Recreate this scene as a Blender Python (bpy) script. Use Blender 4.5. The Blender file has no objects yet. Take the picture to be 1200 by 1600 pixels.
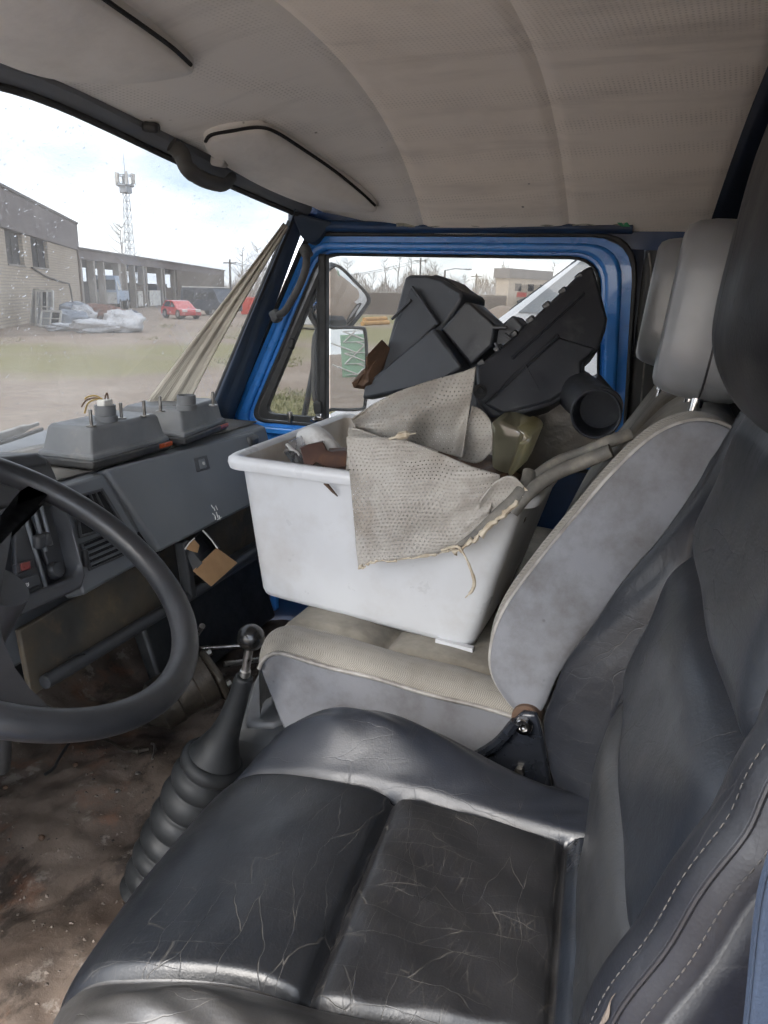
import bpy, bmesh, math, random
import numpy as np
from math import sin, cos, pi, radians, sqrt, atan2, exp, floor
from mathutils import Vector, Matrix, Euler, noise as mnoise

random.seed(7)
scene = bpy.context.scene
COL = scene.collection

# ---------------------------------------------------------------- camera
# vehicle frame: x rearward, y across to the passenger side, z up; cab floor z = 0, yard z = GZ
FPX, YAW, PIT, ROLL = 1200.0, radians(20), radians(16), radians(1.2)
CAM = np.array([0.0, 0.0, 1.0])
GZ = -0.85
_f = np.array([-sin(YAW)*cos(PIT), cos(YAW)*cos(PIT), -sin(PIT)])
_r0 = np.array([cos(YAW), sin(YAW), 0.0]); _u0 = np.cross(_r0, _f)
_r = _r0*cos(ROLL) + _u0*sin(ROLL); _u = -_r0*sin(ROLL) + _u0*cos(ROLL)
cam_data = bpy.data.cameras.new("camera")
cam_data.sensor_fit = 'VERTICAL'; cam_data.sensor_height = 24.0; cam_data.lens = 24.0*FPX/1600.0
cam_data.clip_start = 0.02; cam_data.clip_end = 2000
cam = bpy.data.objects.new("camera", cam_data); COL.objects.link(cam)
m = Matrix(((_r[0], _u[0], -_f[0], CAM[0]), (_r[1], _u[1], -_f[1], CAM[1]), (_r[2], _u[2], -_f[2], CAM[2]), (0, 0, 0, 1)))
cam.matrix_world = m
scene.camera = cam

# ---------------------------------------------------------------- sky, sun, exposure
SUN_EL, SUN_AZ = radians(41), radians(-108)      # azimuth of the sun, measured from +x towards +y
w = bpy.data.worlds.new("World"); scene.world = w; w.use_nodes = True
nt = w.node_tree; N = nt.nodes; L = nt.links
bg = N["Background"]; bg.inputs[1].default_value = 0.095
sky = N.new("ShaderNodeTexSky"); sky.sky_type = 'NISHITA'; sky.sun_disc = False
sky.sun_elevation = SUN_EL; sky.sun_rotation = pi/2 - SUN_AZ
sky.air_density = 1.0; sky.dust_density = 2.0
tc = N.new("ShaderNodeTexCoord"); mp = N.new("ShaderNodeMapping"); mp.inputs[3].default_value = (1.0, 1.0, 3.2)
nz = N.new("ShaderNodeTexNoise"); nz.inputs['Scale'].default_value = 2.1; nz.inputs['Detail'].default_value = 8; nz.inputs['Roughness'].default_value = .58
mr = N.new("ShaderNodeMapRange"); mr.inputs[1].default_value = .30; mr.inputs[2].default_value = .58; mr.inputs[3].default_value = .30; mr.inputs[4].default_value = 1.0
nz2 = N.new("ShaderNodeTexNoise"); nz2.inputs['Scale'].default_value = 3.7; nz2.inputs['Detail'].default_value = 6
cr = N.new("ShaderNodeValToRGB"); cr.color_ramp.elements[0].position = .36; cr.color_ramp.elements[0].color = (3.9, 4.5, 5.5, 1)
cr.color_ramp.elements[1].position = .68; cr.color_ramp.elements[1].color = (9.0, 9.1, 9.2, 1)
mx = N.new("ShaderNodeMix"); mx.data_type = 'RGBA'
L.new(tc.outputs['Generated'], mp.inputs[0]); L.new(mp.outputs[0], nz.inputs['Vector']); L.new(mp.outputs[0], nz2.inputs['Vector'])
L.new(nz.outputs['Fac'], mr.inputs[0]); L.new(nz2.outputs['Fac'], cr.inputs[0])
L.new(mr.outputs[0], mx.inputs['Factor']); L.new(sky.outputs[0], mx.inputs['A']); L.new(cr.outputs[0], mx.inputs['B'])
L.new(mx.outputs['Result'], bg.inputs[0])

sd = bpy.data.lights.new("sun", 'SUN'); sd.energy = .55; sd.angle = radians(26); sd.color = (1.0, .96, .90)
sun = bpy.data.objects.new("sun", sd); COL.objects.link(sun)
_sdir = Vector((cos(SUN_EL)*cos(SUN_AZ), cos(SUN_EL)*sin(SUN_AZ), sin(SUN_EL)))
sun.rotation_euler = _sdir.to_track_quat('Z', 'Y').to_euler(); sun.location = _sdir*50

vs = scene.view_settings
vs.view_transform = 'Standard'; vs.look = 'None'; vs.gamma = 1.0; vs.use_curve_mapping = False; vs.exposure = 3.27
scene.cycles.use_denoising = True
scene.cycles.use_adaptive_sampling = True; scene.cycles.adaptive_threshold = .025; scene.cycles.adaptive_min_samples = 16
scene.cycles.max_bounces = 7; scene.cycles.diffuse_bounces = 5; scene.cycles.glossy_bounces = 3
scene.cycles.transmission_bounces = 5; scene.cycles.transparent_max_bounces = 12
scene.cycles.sample_clamp_indirect = 6.0

# ---------------------------------------------------------------- geometry helpers
def at(px, py, **k):
    """the point where the line of sight through photo pixel (px, py) meets the plane x=, y= or z= given"""
    d = _f + _r*(px-600)/FPX + _u*(800-py)/FPX
    (a, v), = k.items()
    if a == 'd': return CAM + d*v
    i = 'xyz'.index(a); return CAM + d*((v-CAM[i])/d[i])

def thing(name, label, cat, loc, group=None, kind=None):
    o = bpy.data.objects.new(name, None); COL.objects.link(o); o.location = loc; o.empty_display_size = .05
    o['label'] = label; o['category'] = cat
    if group: o['group'] = group
    if kind: o['kind'] = kind
    return o
def tag(o, label=None, cat=None, group=None, kind=None):
    if label: o['label'] = label
    if cat: o['category'] = cat
    if group: o['group'] = group
    if kind: o['kind'] = kind
    return o
def origin_of(o):
    p = Vector((0, 0, 0))
    while o is not None: p += o.location; o = o.parent
    return p
def mk(name, V, F, mat, parent=None, smooth=True, sharp=38, bevel=0, bseg=2, sub=0, solid=0, soff=0, uv=None, base=None):
    """one mesh object from world-space vertices; a child keeps the origin of its thing"""
    V = np.asarray([tuple(v) for v in V], dtype=float)
    me = bpy.data.meshes.new(name)
    if parent is not None: org = np.array(origin_of(parent))
    elif base is not None: org = np.array(base, dtype=float)
    else: org = np.array([V[:, 0].mean(), V[:, 1].mean(), V[:, 2].min()])
    me.from_pydata((V-org).tolist(), [], [tuple(int(i) for i in f) for f in F])
    if uv is not None:
        lay = me.uv_layers.new(name="UVMap")
        idx = np.zeros(len(me.loops), dtype=np.int32); me.loops.foreach_get('vertex_index', idx)
        lay.data.foreach_set('uv', np.asarray(uv, dtype=np.float32)[idx].ravel())
    bm = bmesh.new(); bm.from_mesh(me); bmesh.ops.recalc_face_normals(bm, faces=bm.faces); bm.to_mesh(me); bm.free()
    if smooth:
        me.polygons.foreach_set('use_smooth', [True]*len(me.polygons))
        if sharp and not sub: me.set_sharp_from_angle(angle=radians(sharp))
    me.materials.append(mat)
    o = bpy.data.objects.new(name, me); COL.objects.link(o)
    if parent is not None: o.parent = parent
    else: o.location = org
    if solid:
        md = o.modifiers.new('thickness', 'SOLIDIFY'); md.thickness = solid; md.offset = soff
    if bevel:
        md = o.modifiers.new('bevel', 'BEVEL'); md.width = bevel; md.segments = bseg; md.limit_method = 'ANGLE'; md.angle_limit = radians(30)
    if sub:
        md = o.modifiers.new('sub', 'SUBSURF'); md.levels = sub; md.render_levels = sub
    return o

class MB:
    """collects shapes into one mesh"""
    def __init__(s): s.V = []; s.F = []
    def add(s, V, F):
        n = len(s.V); s.V += [tuple(v) for v in V]; s.F += [tuple(i+n for i in f) for f in F]; return s
    def build(s, name, mat, parent=None, **k): return mk(name, s.V, s.F, mat, parent, **k)

def box_vf(c, size, rot=None):
    sx, sy, sz = [q/2 for q in size]
    V = [(x, y, z) for x in (-sx, sx) for y in (-sy, sy) for z in (-sz, sz)]
    if rot is not None:
        R = rot if isinstance(rot, Matrix) else Euler(rot).to_matrix()
        V = [R @ Vector(v) for v in V]
    V = [(v[0]+c[0], v[1]+c[1], v[2]+c[2]) for v in V]
    return V, [(0, 1, 3, 2), (4, 6, 7, 5), (0, 4, 5, 1), (2, 3, 7, 6), (0, 2, 6, 4), (1, 5, 7, 3)]
def box(name, c, size, mat, parent=None, rot=None, bevel=.004, **k):
    V, F = box_vf(c, size, rot); return mk(name, V, F, mat, parent, bevel=bevel, **k)
def catmull(pts, n=8, closed=False):
    P = [Vector(p) for p in pts]; out = []
    m_ = len(P)
    rng = range(m_) if closed else range(m_-1)
    for i in rng:
        if closed: p0, p1, p2, p3 = P[(i-1) % m_], P[i], P[(i+1) % m_], P[(i+2) % m_]
        else: p0, p1, p2, p3 = P[max(i-1, 0)], P[i], P[i+1], P[min(i+2, m_-1)]
        for k in range(n):
            t = k/n
            out.append(.5*((2*p1)+(p2-p0)*t+(2*p0-5*p1+4*p2-p3)*t*t+(3*p1-p0-3*p2+p3)*t**3))
    if not closed: out.append(P[-1])
    return out
def tube_vf(pts, r, seg=12, closed=False, caps=True, flat=None):
    """sweep; r a number or a list; flat = (ry, rz) scale of the section"""
    P = [Vector(p) for p in pts]; n = len(P)
    R = [r]*n if not hasattr(r, '__len__') else [r[min(int(round(i*(len(r)-1)/(n-1))), len(r)-1)] if len(r) != n else r[i] for i in range(n)]
    T = []
    for i in range(n):
        a = P[(i-1) % n] if (closed or i > 0) else P[i]; b = P[(i+1) % n] if (closed or i < n-1) else P[i]
        T.append((b-a).normalized())
    up = Vector((0, 0, 1)) if abs(T[0].z) < .9 else Vector((1, 0, 0))
    nrm = (up - T[0]*up.dot(T[0])).normalized()
    V = []; F = []
    for i in range(n):
        if i > 0:
            nrm = (nrm - T[i]*nrm.dot(T[i])).normalized()
        bi = T[i].cross(nrm)
        for k in range(seg):
            a = 2*pi*k/seg; s1, s2 = flat if flat else (1, 1)
            V.append(P[i] + R[i]*(cos(a)*nrm*s1 + sin(a)*bi*s2))
    for i in range(n if closed else n-1):
        j = (i+1) % n
        for k in range(seg):
            k2 = (k+1) % seg
            F.append((i*seg+k, i*seg+k2, j*seg+k2, j*seg+k))
    if caps and not closed:
        F.append(tuple(range(seg))[::-1]); F.append(tuple((n-1)*seg+k for k in range(seg)))
    return V, F
def tube(name, pts, r, mat, parent=None, seg=12, closed=False, sm=0, flat=None, **k):
    if sm: pts = catmull(pts, sm, closed)
    V, F = tube_vf(pts, r, seg, closed, True, flat); return mk(name, V, F, mat, parent, **k)
def basis(z):
    z = Vector(z).normalized(); t = Vector((0, 0, 1)) if abs(z.z) < .9 else Vector((1, 0, 0))
    x = t.cross(z).normalized(); return x, z.cross(x), z
def lathe_vf(prof, org, axis, seg=28, cap=True):
    """prof: list of (radius, height along axis)"""
    x, y, z = basis(axis); O = Vector(org); V = []; F = []
    for (r, h) in prof:
        for k in range(seg):
            a = 2*pi*k/seg; V.append(O + z*h + x*(r*cos(a)) + y*(r*sin(a)))
    for i in range(len(prof)-1):
        for k in range(seg):
            k2 = (k+1) % seg; F.append((i*seg+k, i*seg+k2, (i+1)*seg+k2, (i+1)*seg+k))
    if cap:
        if prof[0][0] > 1e-4: F.append(tuple(range(seg))[::-1])
        if prof[-1][0] > 1e-4: F.append(tuple((len(prof)-1)*seg+k for k in range(seg)))
    return V, F
def lathe(name, prof, org, axis, mat, parent=None, seg=28, cap=True, **k):
    V, F = lathe_vf(prof, org, axis, seg, cap); return mk(name, V, F, mat, parent, **k)
def prism_vf(poly, d):
    """poly: 3D points of one face; d: extrusion vector"""
    n = len(poly); d = Vector(d); P = [Vector(p) for p in poly]
    V = P + [p+d for p in P]
    return V, [tuple(range(n))[::-1], tuple(range(n, 2*n))] + [(i, (i+1) % n, n+(i+1) % n, n+i) for i in range(n)]
def prism(name, poly, d, mat, parent=None, bevel=.004, **k):
    V, F = prism_vf(poly, d); return mk(name, V, F, mat, parent, bevel=bevel, **k)
def grid_vf(f, nu, nv, uvs=False):
    V = []; F = []; U = []
    for i in range(nu+1):
        for j in range(nv+1):
            V.append(tuple(f(i/nu, j/nv))); U.append((i/nu, j/nv))
    for i in range(nu):
        for j in range(nv):
            a = i*(nv+1)+j; F.append((a, a+nv+1, a+nv+2, a+1))
    return (V, F, U) if uvs else (V, F)
def grid(name, f, nu, nv, mat, parent=None, **k):
    V, F, U = grid_vf(f, nu, nv, True); return mk(name, V, F, mat, parent, uv=U, **k)
def split_grid(f, nu, nv, region, mats, parent, sharp=0):
    """one parametric skin cut along its seams into one mesh per panel; region(u, v) -> part name or None"""
    V, F, U = grid_vf(f, nu, nv, True); groups = {}
    for fc in F:
        u_ = sum(U[i][0] for i in fc)/4; v_ = sum(U[i][1] for i in fc)/4
        k = region(u_, v_)
        if k: groups.setdefault(k, []).append(fc)
    out = {}
    for k, fs in groups.items():
        used = sorted({i for fc in fs for i in fc}); mp_ = {i: n for n, i in enumerate(used)}
        out[k] = mk(k[0] if isinstance(k, tuple) else k, [V[i] for i in used], [tuple(mp_[i] for i in fc) for fc in fs], mats(k), parent,
                    uv=[U[i] for i in used], sharp=sharp)
    return out
def sstep(a, b, x):
    if a == b: return float(x > a)
    t = min(1, max(0, (x-a)/(b-a))); return t*t*(3-2*t)
def lerp(a, b, t): return a+(b-a)*t
def lin(xs, ys, x): return float(np.interp(x, xs, ys))
def rrect(w_, h_, r, seg=5, cx=0, cy=0):
    out = []
    for (sx, sy, a0) in ((1, 1, 0), (-1, 1, pi/2), (-1, -1, pi), (1, -1, 1.5*pi)):
        for k in range(seg+1):
            a = a0 + pi/2*k/seg
            out.append((cx + sx*(w_/2-r) + r*cos(a), cy + sy*(h_/2-r) + r*sin(a)))
    return out
def frame_vf(outer, inner, d):
    """ring between two loops of equal length, extruded by d"""
    n = len(outer); d = Vector(d)
    V = [Vector(p) for p in outer]+[Vector(p) for p in inner]; V = V+[v+d for v in V]
    F = []
    for i in range(n):
        j = (i+1) % n
        F += [(i, j, n+j, n+i), (2*n+i, 3*n+i, 3*n+j, 2*n+j), (i, 2*n+i, 2*n+j, j), (n+i, n+j, 3*n+j, 3*n+i)]
    return V, F
def copy_tree(o, parent=None):
    c = o.copy(); COL.objects.link(c); c.parent = parent
    for ch in o.children: copy_tree(ch, c)
    return c

# ---------------------------------------------------------------- materials
def nodes(name):
    m_ = bpy.data.materials.new(name); m_.use_nodes = True
    t = m_.node_tree; return m_, t.nodes, t.links, t.nodes['Principled BSDF']
class G:
    """small wrapper for wiring shader nodes"""
    def __init__(s, name):
        s.m, s.N, s.L, s.b = nodes(name)
        s.tc = s.N.new('ShaderNodeTexCoord'); s.co = s.tc.outputs['Object']
    def n(s, t, ins=None, **attr):
        nd = s.N.new(t)
        for k, v in attr.items(): setattr(nd, k, v)
        for k, v in (ins or {}).items():
            if hasattr(v, 'links') or isinstance(v, bpy.types.NodeSocket): s.L.new(v, nd.inputs[k])
            else: nd.inputs[k].default_value = v
        return nd
    def map(s, scale=(1, 1, 1), rot=(0, 0, 0), loc=(0, 0, 0), co=None):
        return s.n('ShaderNodeMapping', {0: co or s.co, 1: loc, 2: rot, 3: scale}).outputs[0]
    def noise(s, scale, detail=5, rough=.55, co=None, dist=0): 
        return s.n('ShaderNodeTexNoise', {'Vector': co or s.co, 'Scale': scale, 'Detail': detail, 'Roughness': rough, 'Distortion': dist}).outputs['Fac']
    def vor(s, scale, feature='F1', co=None, rand=1.0, dim='3D'):
        return s.n('ShaderNodeTexVoronoi', {'Vector': co or s.co, 'Scale': scale, 'Randomness': rand}, voronoi_dimensions=dim, feature=feature).outputs['Distance']
    def wave(s, scale, co=None, dist=0, detail=2, dscale=1, axis='X'):
        return s.n('ShaderNodeTexWave', {'Vector': co or s.co, 'Scale': scale, 'Distortion': dist, 'Detail': detail, 'Detail Scale': dscale}, bands_direction=axis).outputs['Fac']
    def rng(s, x, a, b, c=0.0, d=1.0):
        return s.n('ShaderNodeMapRange', {0: x, 1: a, 2: b, 3: c, 4: d}).outputs[0]
    def math(s, op, a, b=0.0): return s.n('ShaderNodeMath', {0: a, 1: b}, operation=op).outputs[0]
    def mix(s, fac, a, b):
        a = (*a, 1) if isinstance(a, tuple) and len(a) == 3 else a; b = (*b, 1) if isinstance(b, tuple) and len(b) == 3 else b
        return s._mix(fac, a, b)
    def _mix(s, fac, a, b):
        nd = s.N.new('ShaderNodeMix'); nd.data_type = 'RGBA'
        for sock, v in ((nd.inputs[0], fac), (nd.inputs[6], a), (nd.inputs[7], b)):
            if isinstance(v, bpy.types.NodeSocket): s.L.new(v, sock)
            else: sock.default_value = v
        return nd.outputs[2]
    def bump(s, h, strength=.3, dist=.002, normal=None):
        ins = {'Height': h, 'Strength': strength, 'Distance': dist}
        if normal is not None: ins['Normal'] = normal
        return s.n('ShaderNodeBump', ins).outputs[0]
    def set(s, **k):
        names = dict(col='Base Color', rough='Roughness', metal='Metallic', nrm='Normal', spec='Specular IOR Level', alpha='Alpha', coat='Coat Weight', sheen='Sheen Weight', trans='Transmission Weight', ior='IOR', sub='Subsurface Weight')
        for kk, v in k.items():
            sk = s.b.inputs[names[kk]]
            if isinstance(v, bpy.types.NodeSocket): s.L.new(v, sk)
            else: sk.default_value = (*v, 1) if isinstance(v, tuple) and len(v) == 3 else v
        return s
def plain(name, col, rough=.5, metal=0.0, col2=None, vs_=8.0, lo=.4, hi=.7, dirt=None, ds=25.0, dlo=.55, dhi=.75, damt=.7, bs=180.0, bstr=.12, bd=.001, rv=.12, spec=.5, coat=0):
    g = G(name)
    c = (*col, 1)
    if col2: c = g.mix(g.rng(g.noise(vs_), lo, hi), col, col2)
    if dirt: c = g.mix(g.rng(g.noise(ds, 8, .65), dlo, dhi, 0, damt), c, dirt)
    r = g.rng(g.noise(vs_*2.3, 5), .3, .7, max(.03, rough-rv), min(1, rough+rv))
    g.set(col=c, rough=r, metal=metal, spec=spec, coat=coat)
    if bstr: g.set(nrm=g.bump(g.noise(bs, 3), bstr, bd))
    return g.m
def leather(name, base=(.008, .009, .012), wear=(.135, .12, .10), amt=1.0, rough=.30, stretch=(1, 1, 1), seed=0.0, soft_k=1.0, plane='xy', mk=0.0, spec=.6, dust_k=.55):
    """old black car leather: pebble grain, dusty patches, pale cracked creases"""
    g = G(name)
    src = g.co
    if plane == 'yz':
        sp_ = g.n('ShaderNodeSeparateXYZ', {0: g.co}); src = g.n('ShaderNodeCombineXYZ', {0: sp_.outputs[1], 1: sp_.outputs[2], 2: sp_.outputs[0]}).outputs[0]
    co = g.map(scale=stretch, loc=(seed, seed*.7, seed*.3), co=src)
    warp = g.n('ShaderNodeTexNoise', {'Vector': co, 'Scale': 5.0, 'Detail': 4.0}).outputs['Color']
    wv = g.n('ShaderNodeVectorMath', {0: co, 1: g.n('ShaderNodeVectorMath', {0: warp, 1: (.09, .09, .09)}, operation='MULTIPLY').outputs[0]}, operation='ADD').outputs[0]
    va = g.map(scale=(1.0, .17, .5), rot=(0, .2, .5), co=wv); vb = g.map(scale=(.18, 1.0, .5), rot=(.1, 0, .35), co=wv)
    c1 = g.rng(g.vor(34.0, 'DISTANCE_TO_EDGE', va, dim='2D'), 0, .012, 1, 0)
    c2 = g.rng(g.vor(42.0, 'DISTANCE_TO_EDGE', vb, dim='2D'), 0, .014, 1, 0)
    m1 = g.rng(g.noise(7.0, 3, co=co), .43+mk, .60+mk); m2 = g.rng(g.noise(8.0, 4, co=g.map(loc=(3.1, 1.7+seed, .4))), .46+mk, .62+mk)
    cracks = g.math('MAXIMUM', g.math('MULTIPLY', c1, m1), g.math('MULTIPLY', c2, m2))
    fine = g.rng(g.vor(130.0, 'DISTANCE_TO_EDGE', va, dim='2D'), 0, .035, 1, 0)
    fine = g.math('MULTIPLY', fine, g.math('MULTIPLY', m2, .55))
    brk = g.rng(g.noise(34.0, 4), .36, .60)
    cracks = g.math('MULTIPLY', g.math('MAXIMUM', cracks, fine), brk)
    dust = g.rng(g.noise(7.0, 6, .62, co=g.map(loc=(1.3+seed, 0, 0))), .42, .78, 0, dust_k)
    c = g.mix(dust, base, (.026, .025, .025))
    spk = g.rng(g.vor(140.0), .0, .09, 1, 0); spm = g.rng(g.noise(24.0), .62, .7)
    c = g.mix(g.math('MULTIPLY', spk, spm), c, (.16, .15, .13))
    c = g.mix(g.math('MULTIPLY', cracks, .40*amt), c, wear)
    r = g.rng(g.noise(11.0, 5), .3, .75, rough-.05, rough+.16)
    r = g.math('ADD', r, g.math('MULTIPLY', cracks, .3))
    grain = g.vor(420.0); soft = g.noise(26.0, 4)
    nb = g.bump(soft, .20*soft_k, .005)
    nb = g.bump(g.math('SUBTRACT', g.noise(1.0, 4, .55, co=g.map(scale=(30, 9, 9), rot=(0, 0, .6), co=src)), g.math('MULTIPLY', g.math('MAXIMUM', g.math('MULTIPLY', c1, m1), g.math('MULTIPLY', c2, m2)), .55)), .30*min(1.0, amt+.15), .0016, nb)
    nb = g.bump(grain, .10, .0008, nb)
    g.set(col=c, rough=r, nrm=nb, spec=spec)
    return g.m

def herringbone(name, c1, c2, dirt):
    g = G(name)
    w1 = g.wave(120, g.map(rot=(0, 0, radians(35)))); w2 = g.wave(120, g.map(rot=(0, 0, radians(-35)), scale=(1, 1, 1)))
    sel = g.rng(g.wave(22, axis='Y'), .48, .52)
    h = g._mix(sel, w1, w2)
    c = g.mix(h, c1, c2)
    slub = g.rng(g.noise(1.0, 2, co=g.map(scale=(35, 260, 120))), .66, .74, 0, .5)
    c = g.mix(slub, c, (.10, .085, .09))
    c = g.mix(g.rng(g.noise(9, 7, .65), .45, .75, 0, .75), c, dirt)
    g.set(col=c, rough=.9, spec=.2, sheen=.15, nrm=g.bump(h, .35, .0012))
    return g.m

def fabric(name, c1, dirt, bs=900, amt=.7, lo=.42, hi=.75):
    g = G(name)
    st = g.noise(9, 8, .68)
    c = g.mix(g.rng(st, lo, hi, 0, amt), c1, dirt)
    sp = g.math('MULTIPLY', g.rng(g.vor(38), 0, .12, 1, 0), g.rng(g.noise(15), .6, .68))
    c = g.mix(sp, c, tuple(q*.35 for q in dirt))
    g.set(col=c, rough=.88, spec=.2, sheen=.1, nrm=g.bump(g.noise(bs, 2), .3, .0008, g.bump(g.noise(18, 4), .25, .006)))
    return g.m

def headliner(name, base, soil):
    """foam-backed vinyl with rows of pin holes, soot along the wrinkles"""
    g = G(name)
    holes = g.rng(g.vor(120, co=g.map(rot=(0, 0, .1), scale=(1, 1, .25)), rand=.10), .10, .34, 1, 0)
    streak = g.noise(1.0, 6, .6, co=g.map(scale=(1.6, 13.0, 6.0), rot=(0, 0, .05)))
    streak = g.math('MULTIPLY', g.rng(streak, .50, .68), g.rng(g.noise(4.0, 4), .36, .62))
    blot = g.rng(g.noise(3.2, 8, .68, co=g.map(loc=(4, 2, 0))), .50, .78, 0, .42)
    spots = g.math('MULTIPLY', g.rng(g.vor(11, co=g.map(loc=(.3, .2, .1))), .02, .05, 1, 0), g.rng(g.noise(33, 4), .42, .56))
    c = g.mix(blot, base, soil)
    c = g.mix(g.math('MULTIPLY', streak, .36), c, tuple(q*.62 for q in soil))
    c = g.mix(g.math('MULTIPLY', holes, g.rng(g.noise(2.5, 3), .35, .7, .10, .38)), c, tuple(q*.30 for q in soil))
    c = g.mix(spots, c, (.02, .02, .02))
    h = g.math('SUBTRACT', g.math('MULTIPLY', g.noise(5, 3), 2.0), g.math('MULTIPLY', holes, .12))
    g.set(col=c, rough=.75, spec=.25, nrm=g.bump(h, .22, .010))
    return g.m

M = {}
M['leather'] = leather('black_leather')
M['leather_worn'] = leather('black_leather_cracked', base=(.009, .009, .010), amt=1.15, rough=.36, stretch=(1.0, 1.0, 1), dust_k=.4, spec=.5, seed=2.3, mk=-.06)
M['leather_front'] = leather('black_leather_sheen', base=(.007, .008, .010), amt=1.15, rough=.36, spec=.45, dust_k=.3, stretch=(.9, 1.2, 1), seed=5.1)
M['leather_dusty'] = leather('black_leather_dusty', base=(.040, .037, .034), amt=1.2, rough=.42, stretch=(1.3, .8, 1), seed=8.1)
M['leather_back'] = leather(plane='yz', name='grey_black_leather', dust_k=.3, base=(.008, .010, .014), amt=.35, rough=.31, spec=.5, stretch=(1, 1, .6), seed=3.7)
M['leather_cbolster'] = leather('cushion_bolster_leather', base=(.010, .012, .017), amt=.55, rough=.36, seed=7.6, soft_k=.4, spec=.5, dust_k=.3)
M['leather_low'] = leather('lower_back_leather', base=(.016, .017, .019), amt=.7, rough=.36, seed=9.2, plane='yz')
M['leather_bolster'] = leather(plane='yz', name='blue_black_leather', dust_k=.15, base=(.008, .009, .012), amt=.7, rough=.33, spec=.36, seed=6.6)
M['leather_side'] = leather('coarse_leather', dust_k=.2, base=(.006, .007, .011), amt=.0, rough=.38, seed=1.1, soft_k=.6, spec=.5)
M['leather_head'] = leather('soft_black_leather', base=(.004, .004, .005), amt=.0, rough=.42, seed=4.4, soft_k=.35, spec=.25)
M['piping_tan'] = plain('worn_tan_piping', (.12, .095, .075), .8, col2=(.05, .042, .036), vs_=45, dirt=(.03, .03, .03), ds=90)
M['thread'] = plain('seam_thread', (.035, .033, .032), .8, col2=(.085, .075, .065), vs_=40, bstr=0)
M['piping_black'] = plain('black_piping', (.014, .014, .017), .4, bs=500)
M['herring'] = herringbone('herringbone_cloth', (.30, .28, .24), (.185, .17, .148), (.135, .112, .085))
M['seat_cloth'] = fabric('beige_seat_cloth', (.255, .232, .19), (.085, .071, .054), 700, .85, .38, .7)
M['seat_vinyl'] = fabric('grey_seat_vinyl', (.175, .178, .190), (.075, .066, .058), 1200, .85, .43, .74)
M['seat_piping'] = plain('pale_piping', (.30, .285, .26), .6, col2=(.14, .125, .11), vs_=30, bs=600)
M['liner'] = headliner('headliner_vinyl', (.88, .815, .735), (.56, .50, .435))
M['liner_front'] = headliner('headliner_front_vinyl', (.76, .735, .695), (.50, .48, .45))
M['visor'] = fabric('visor_vinyl', (.72, .70, .665), (.52, .50, .47), 800, .6)
M['dark_trim'] = plain('dark_grey_trim', (.045, .047, .05), .6, col2=(.07, .068, .062), vs_=5, bs=300, bstr=.2)
M['dash'] = plain('dash_plastic', (.125, .135, .147), .45, col2=(.15, .156, .16), vs_=4, dirt=(.17, .155, .13), ds=14, dlo=.6, dhi=.85, damt=.5, bs=420, bstr=.25)
M['dash_dark'] = plain('dark_dash_plastic', (.038, .040, .045), .45, col2=(.06, .06, .06), vs_=6, dirt=(.12, .105, .085), ds=18, dlo=.62, dhi=.85, damt=.35, bs=380, bstr=.25)
M['dash_top'] = plain('dusty_dash_top', (.13, .125, .115), .7, col2=(.22, .205, .18), vs_=9, bs=300, bstr=.2)
M['kick'] = plain('dusty_kick_panel', (.05, .047, .042), .7, col2=(.11, .085, .055), vs_=8, dirt=(.20, .14, .075), ds=16, dlo=.55, dhi=.8, damt=.6)
M['void'] = plain('black_and_recess_shade', (.008, .008, .009), .8, bstr=0)  # near-black for black parts and for shade painted into gaps, ducts and holes
M['wheel'] = plain('steering_wheel_rubber', (.014, .015, .017), .40, spec=.4, col2=(.022, .022, .024), vs_=9, dirt=(.14, .13, .12), ds=34, dlo=.66, dhi=.8, damt=.5, bs=520, bstr=.22)
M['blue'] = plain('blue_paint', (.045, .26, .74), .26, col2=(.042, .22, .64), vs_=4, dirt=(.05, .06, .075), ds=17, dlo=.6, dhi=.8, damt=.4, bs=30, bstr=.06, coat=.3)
M['blue_dark'] = plain('dark_blue_paint', (.012, .048, .135), .42, col2=(.016, .03, .065), vs_=5, bs=60, bstr=.08)  # darker, mottled version of the blue paint
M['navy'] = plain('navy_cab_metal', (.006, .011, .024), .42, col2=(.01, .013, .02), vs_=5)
M['rubber'] = plain('black_rubber', (.017, .018, .019), .55, col2=(.035, .035, .034), vs_=20, bs=200)
M['header'] = plain('header_trim', (.15, .165, .19), .5, col2=(.18, .19, .205), vs_=6, bs=200)
M['pillar'] = plain('pillar_trim', (.050, .068, .098), .45, col2=(.06, .088, .135), vs_=5, dirt=(.09, .09, .09), ds=30, dlo=.64, dhi=.8, damt=.5)
M['rod'] = plain('greasy_rod', (.30, .29, .28), .35, .9, col2=(.10, .09, .08), vs_=30)
M['chrome'] = plain('chrome', (.65, .65, .66), .16, 1.0, col2=(.4, .39, .37), vs_=30, bstr=.05)
M['steel'] = plain('dull_steel', (.36, .35, .33), .38, 1.0, col2=(.18, .16, .14), vs_=40)
M['white'] = plain('white_tub_plastic', (.59, .595, .60), .33, col2=(.53, .53, .53), vs_=6, dirt=(.33, .28, .225), ds=8, dlo=.52, dhi=.78, damt=.40, bs=25, bstr=.04, rv=.08)
M['tub_in'] = plain('stained_tub_inside', (.70, .66, .60), .45, col2=(.50, .42, .33), vs_=7, dirt=(.20, .15, .11), ds=16, dlo=.55, dhi=.8, damt=.7)
M['black_plastic'] = plain('black_moulding', (.016, .018, .023), .40, col2=(.030, .033, .039), vs_=7, dirt=(.12, .12, .12), ds=30, dlo=.56, dhi=.80, damt=.45, bs=60, bstr=.12)
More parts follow.
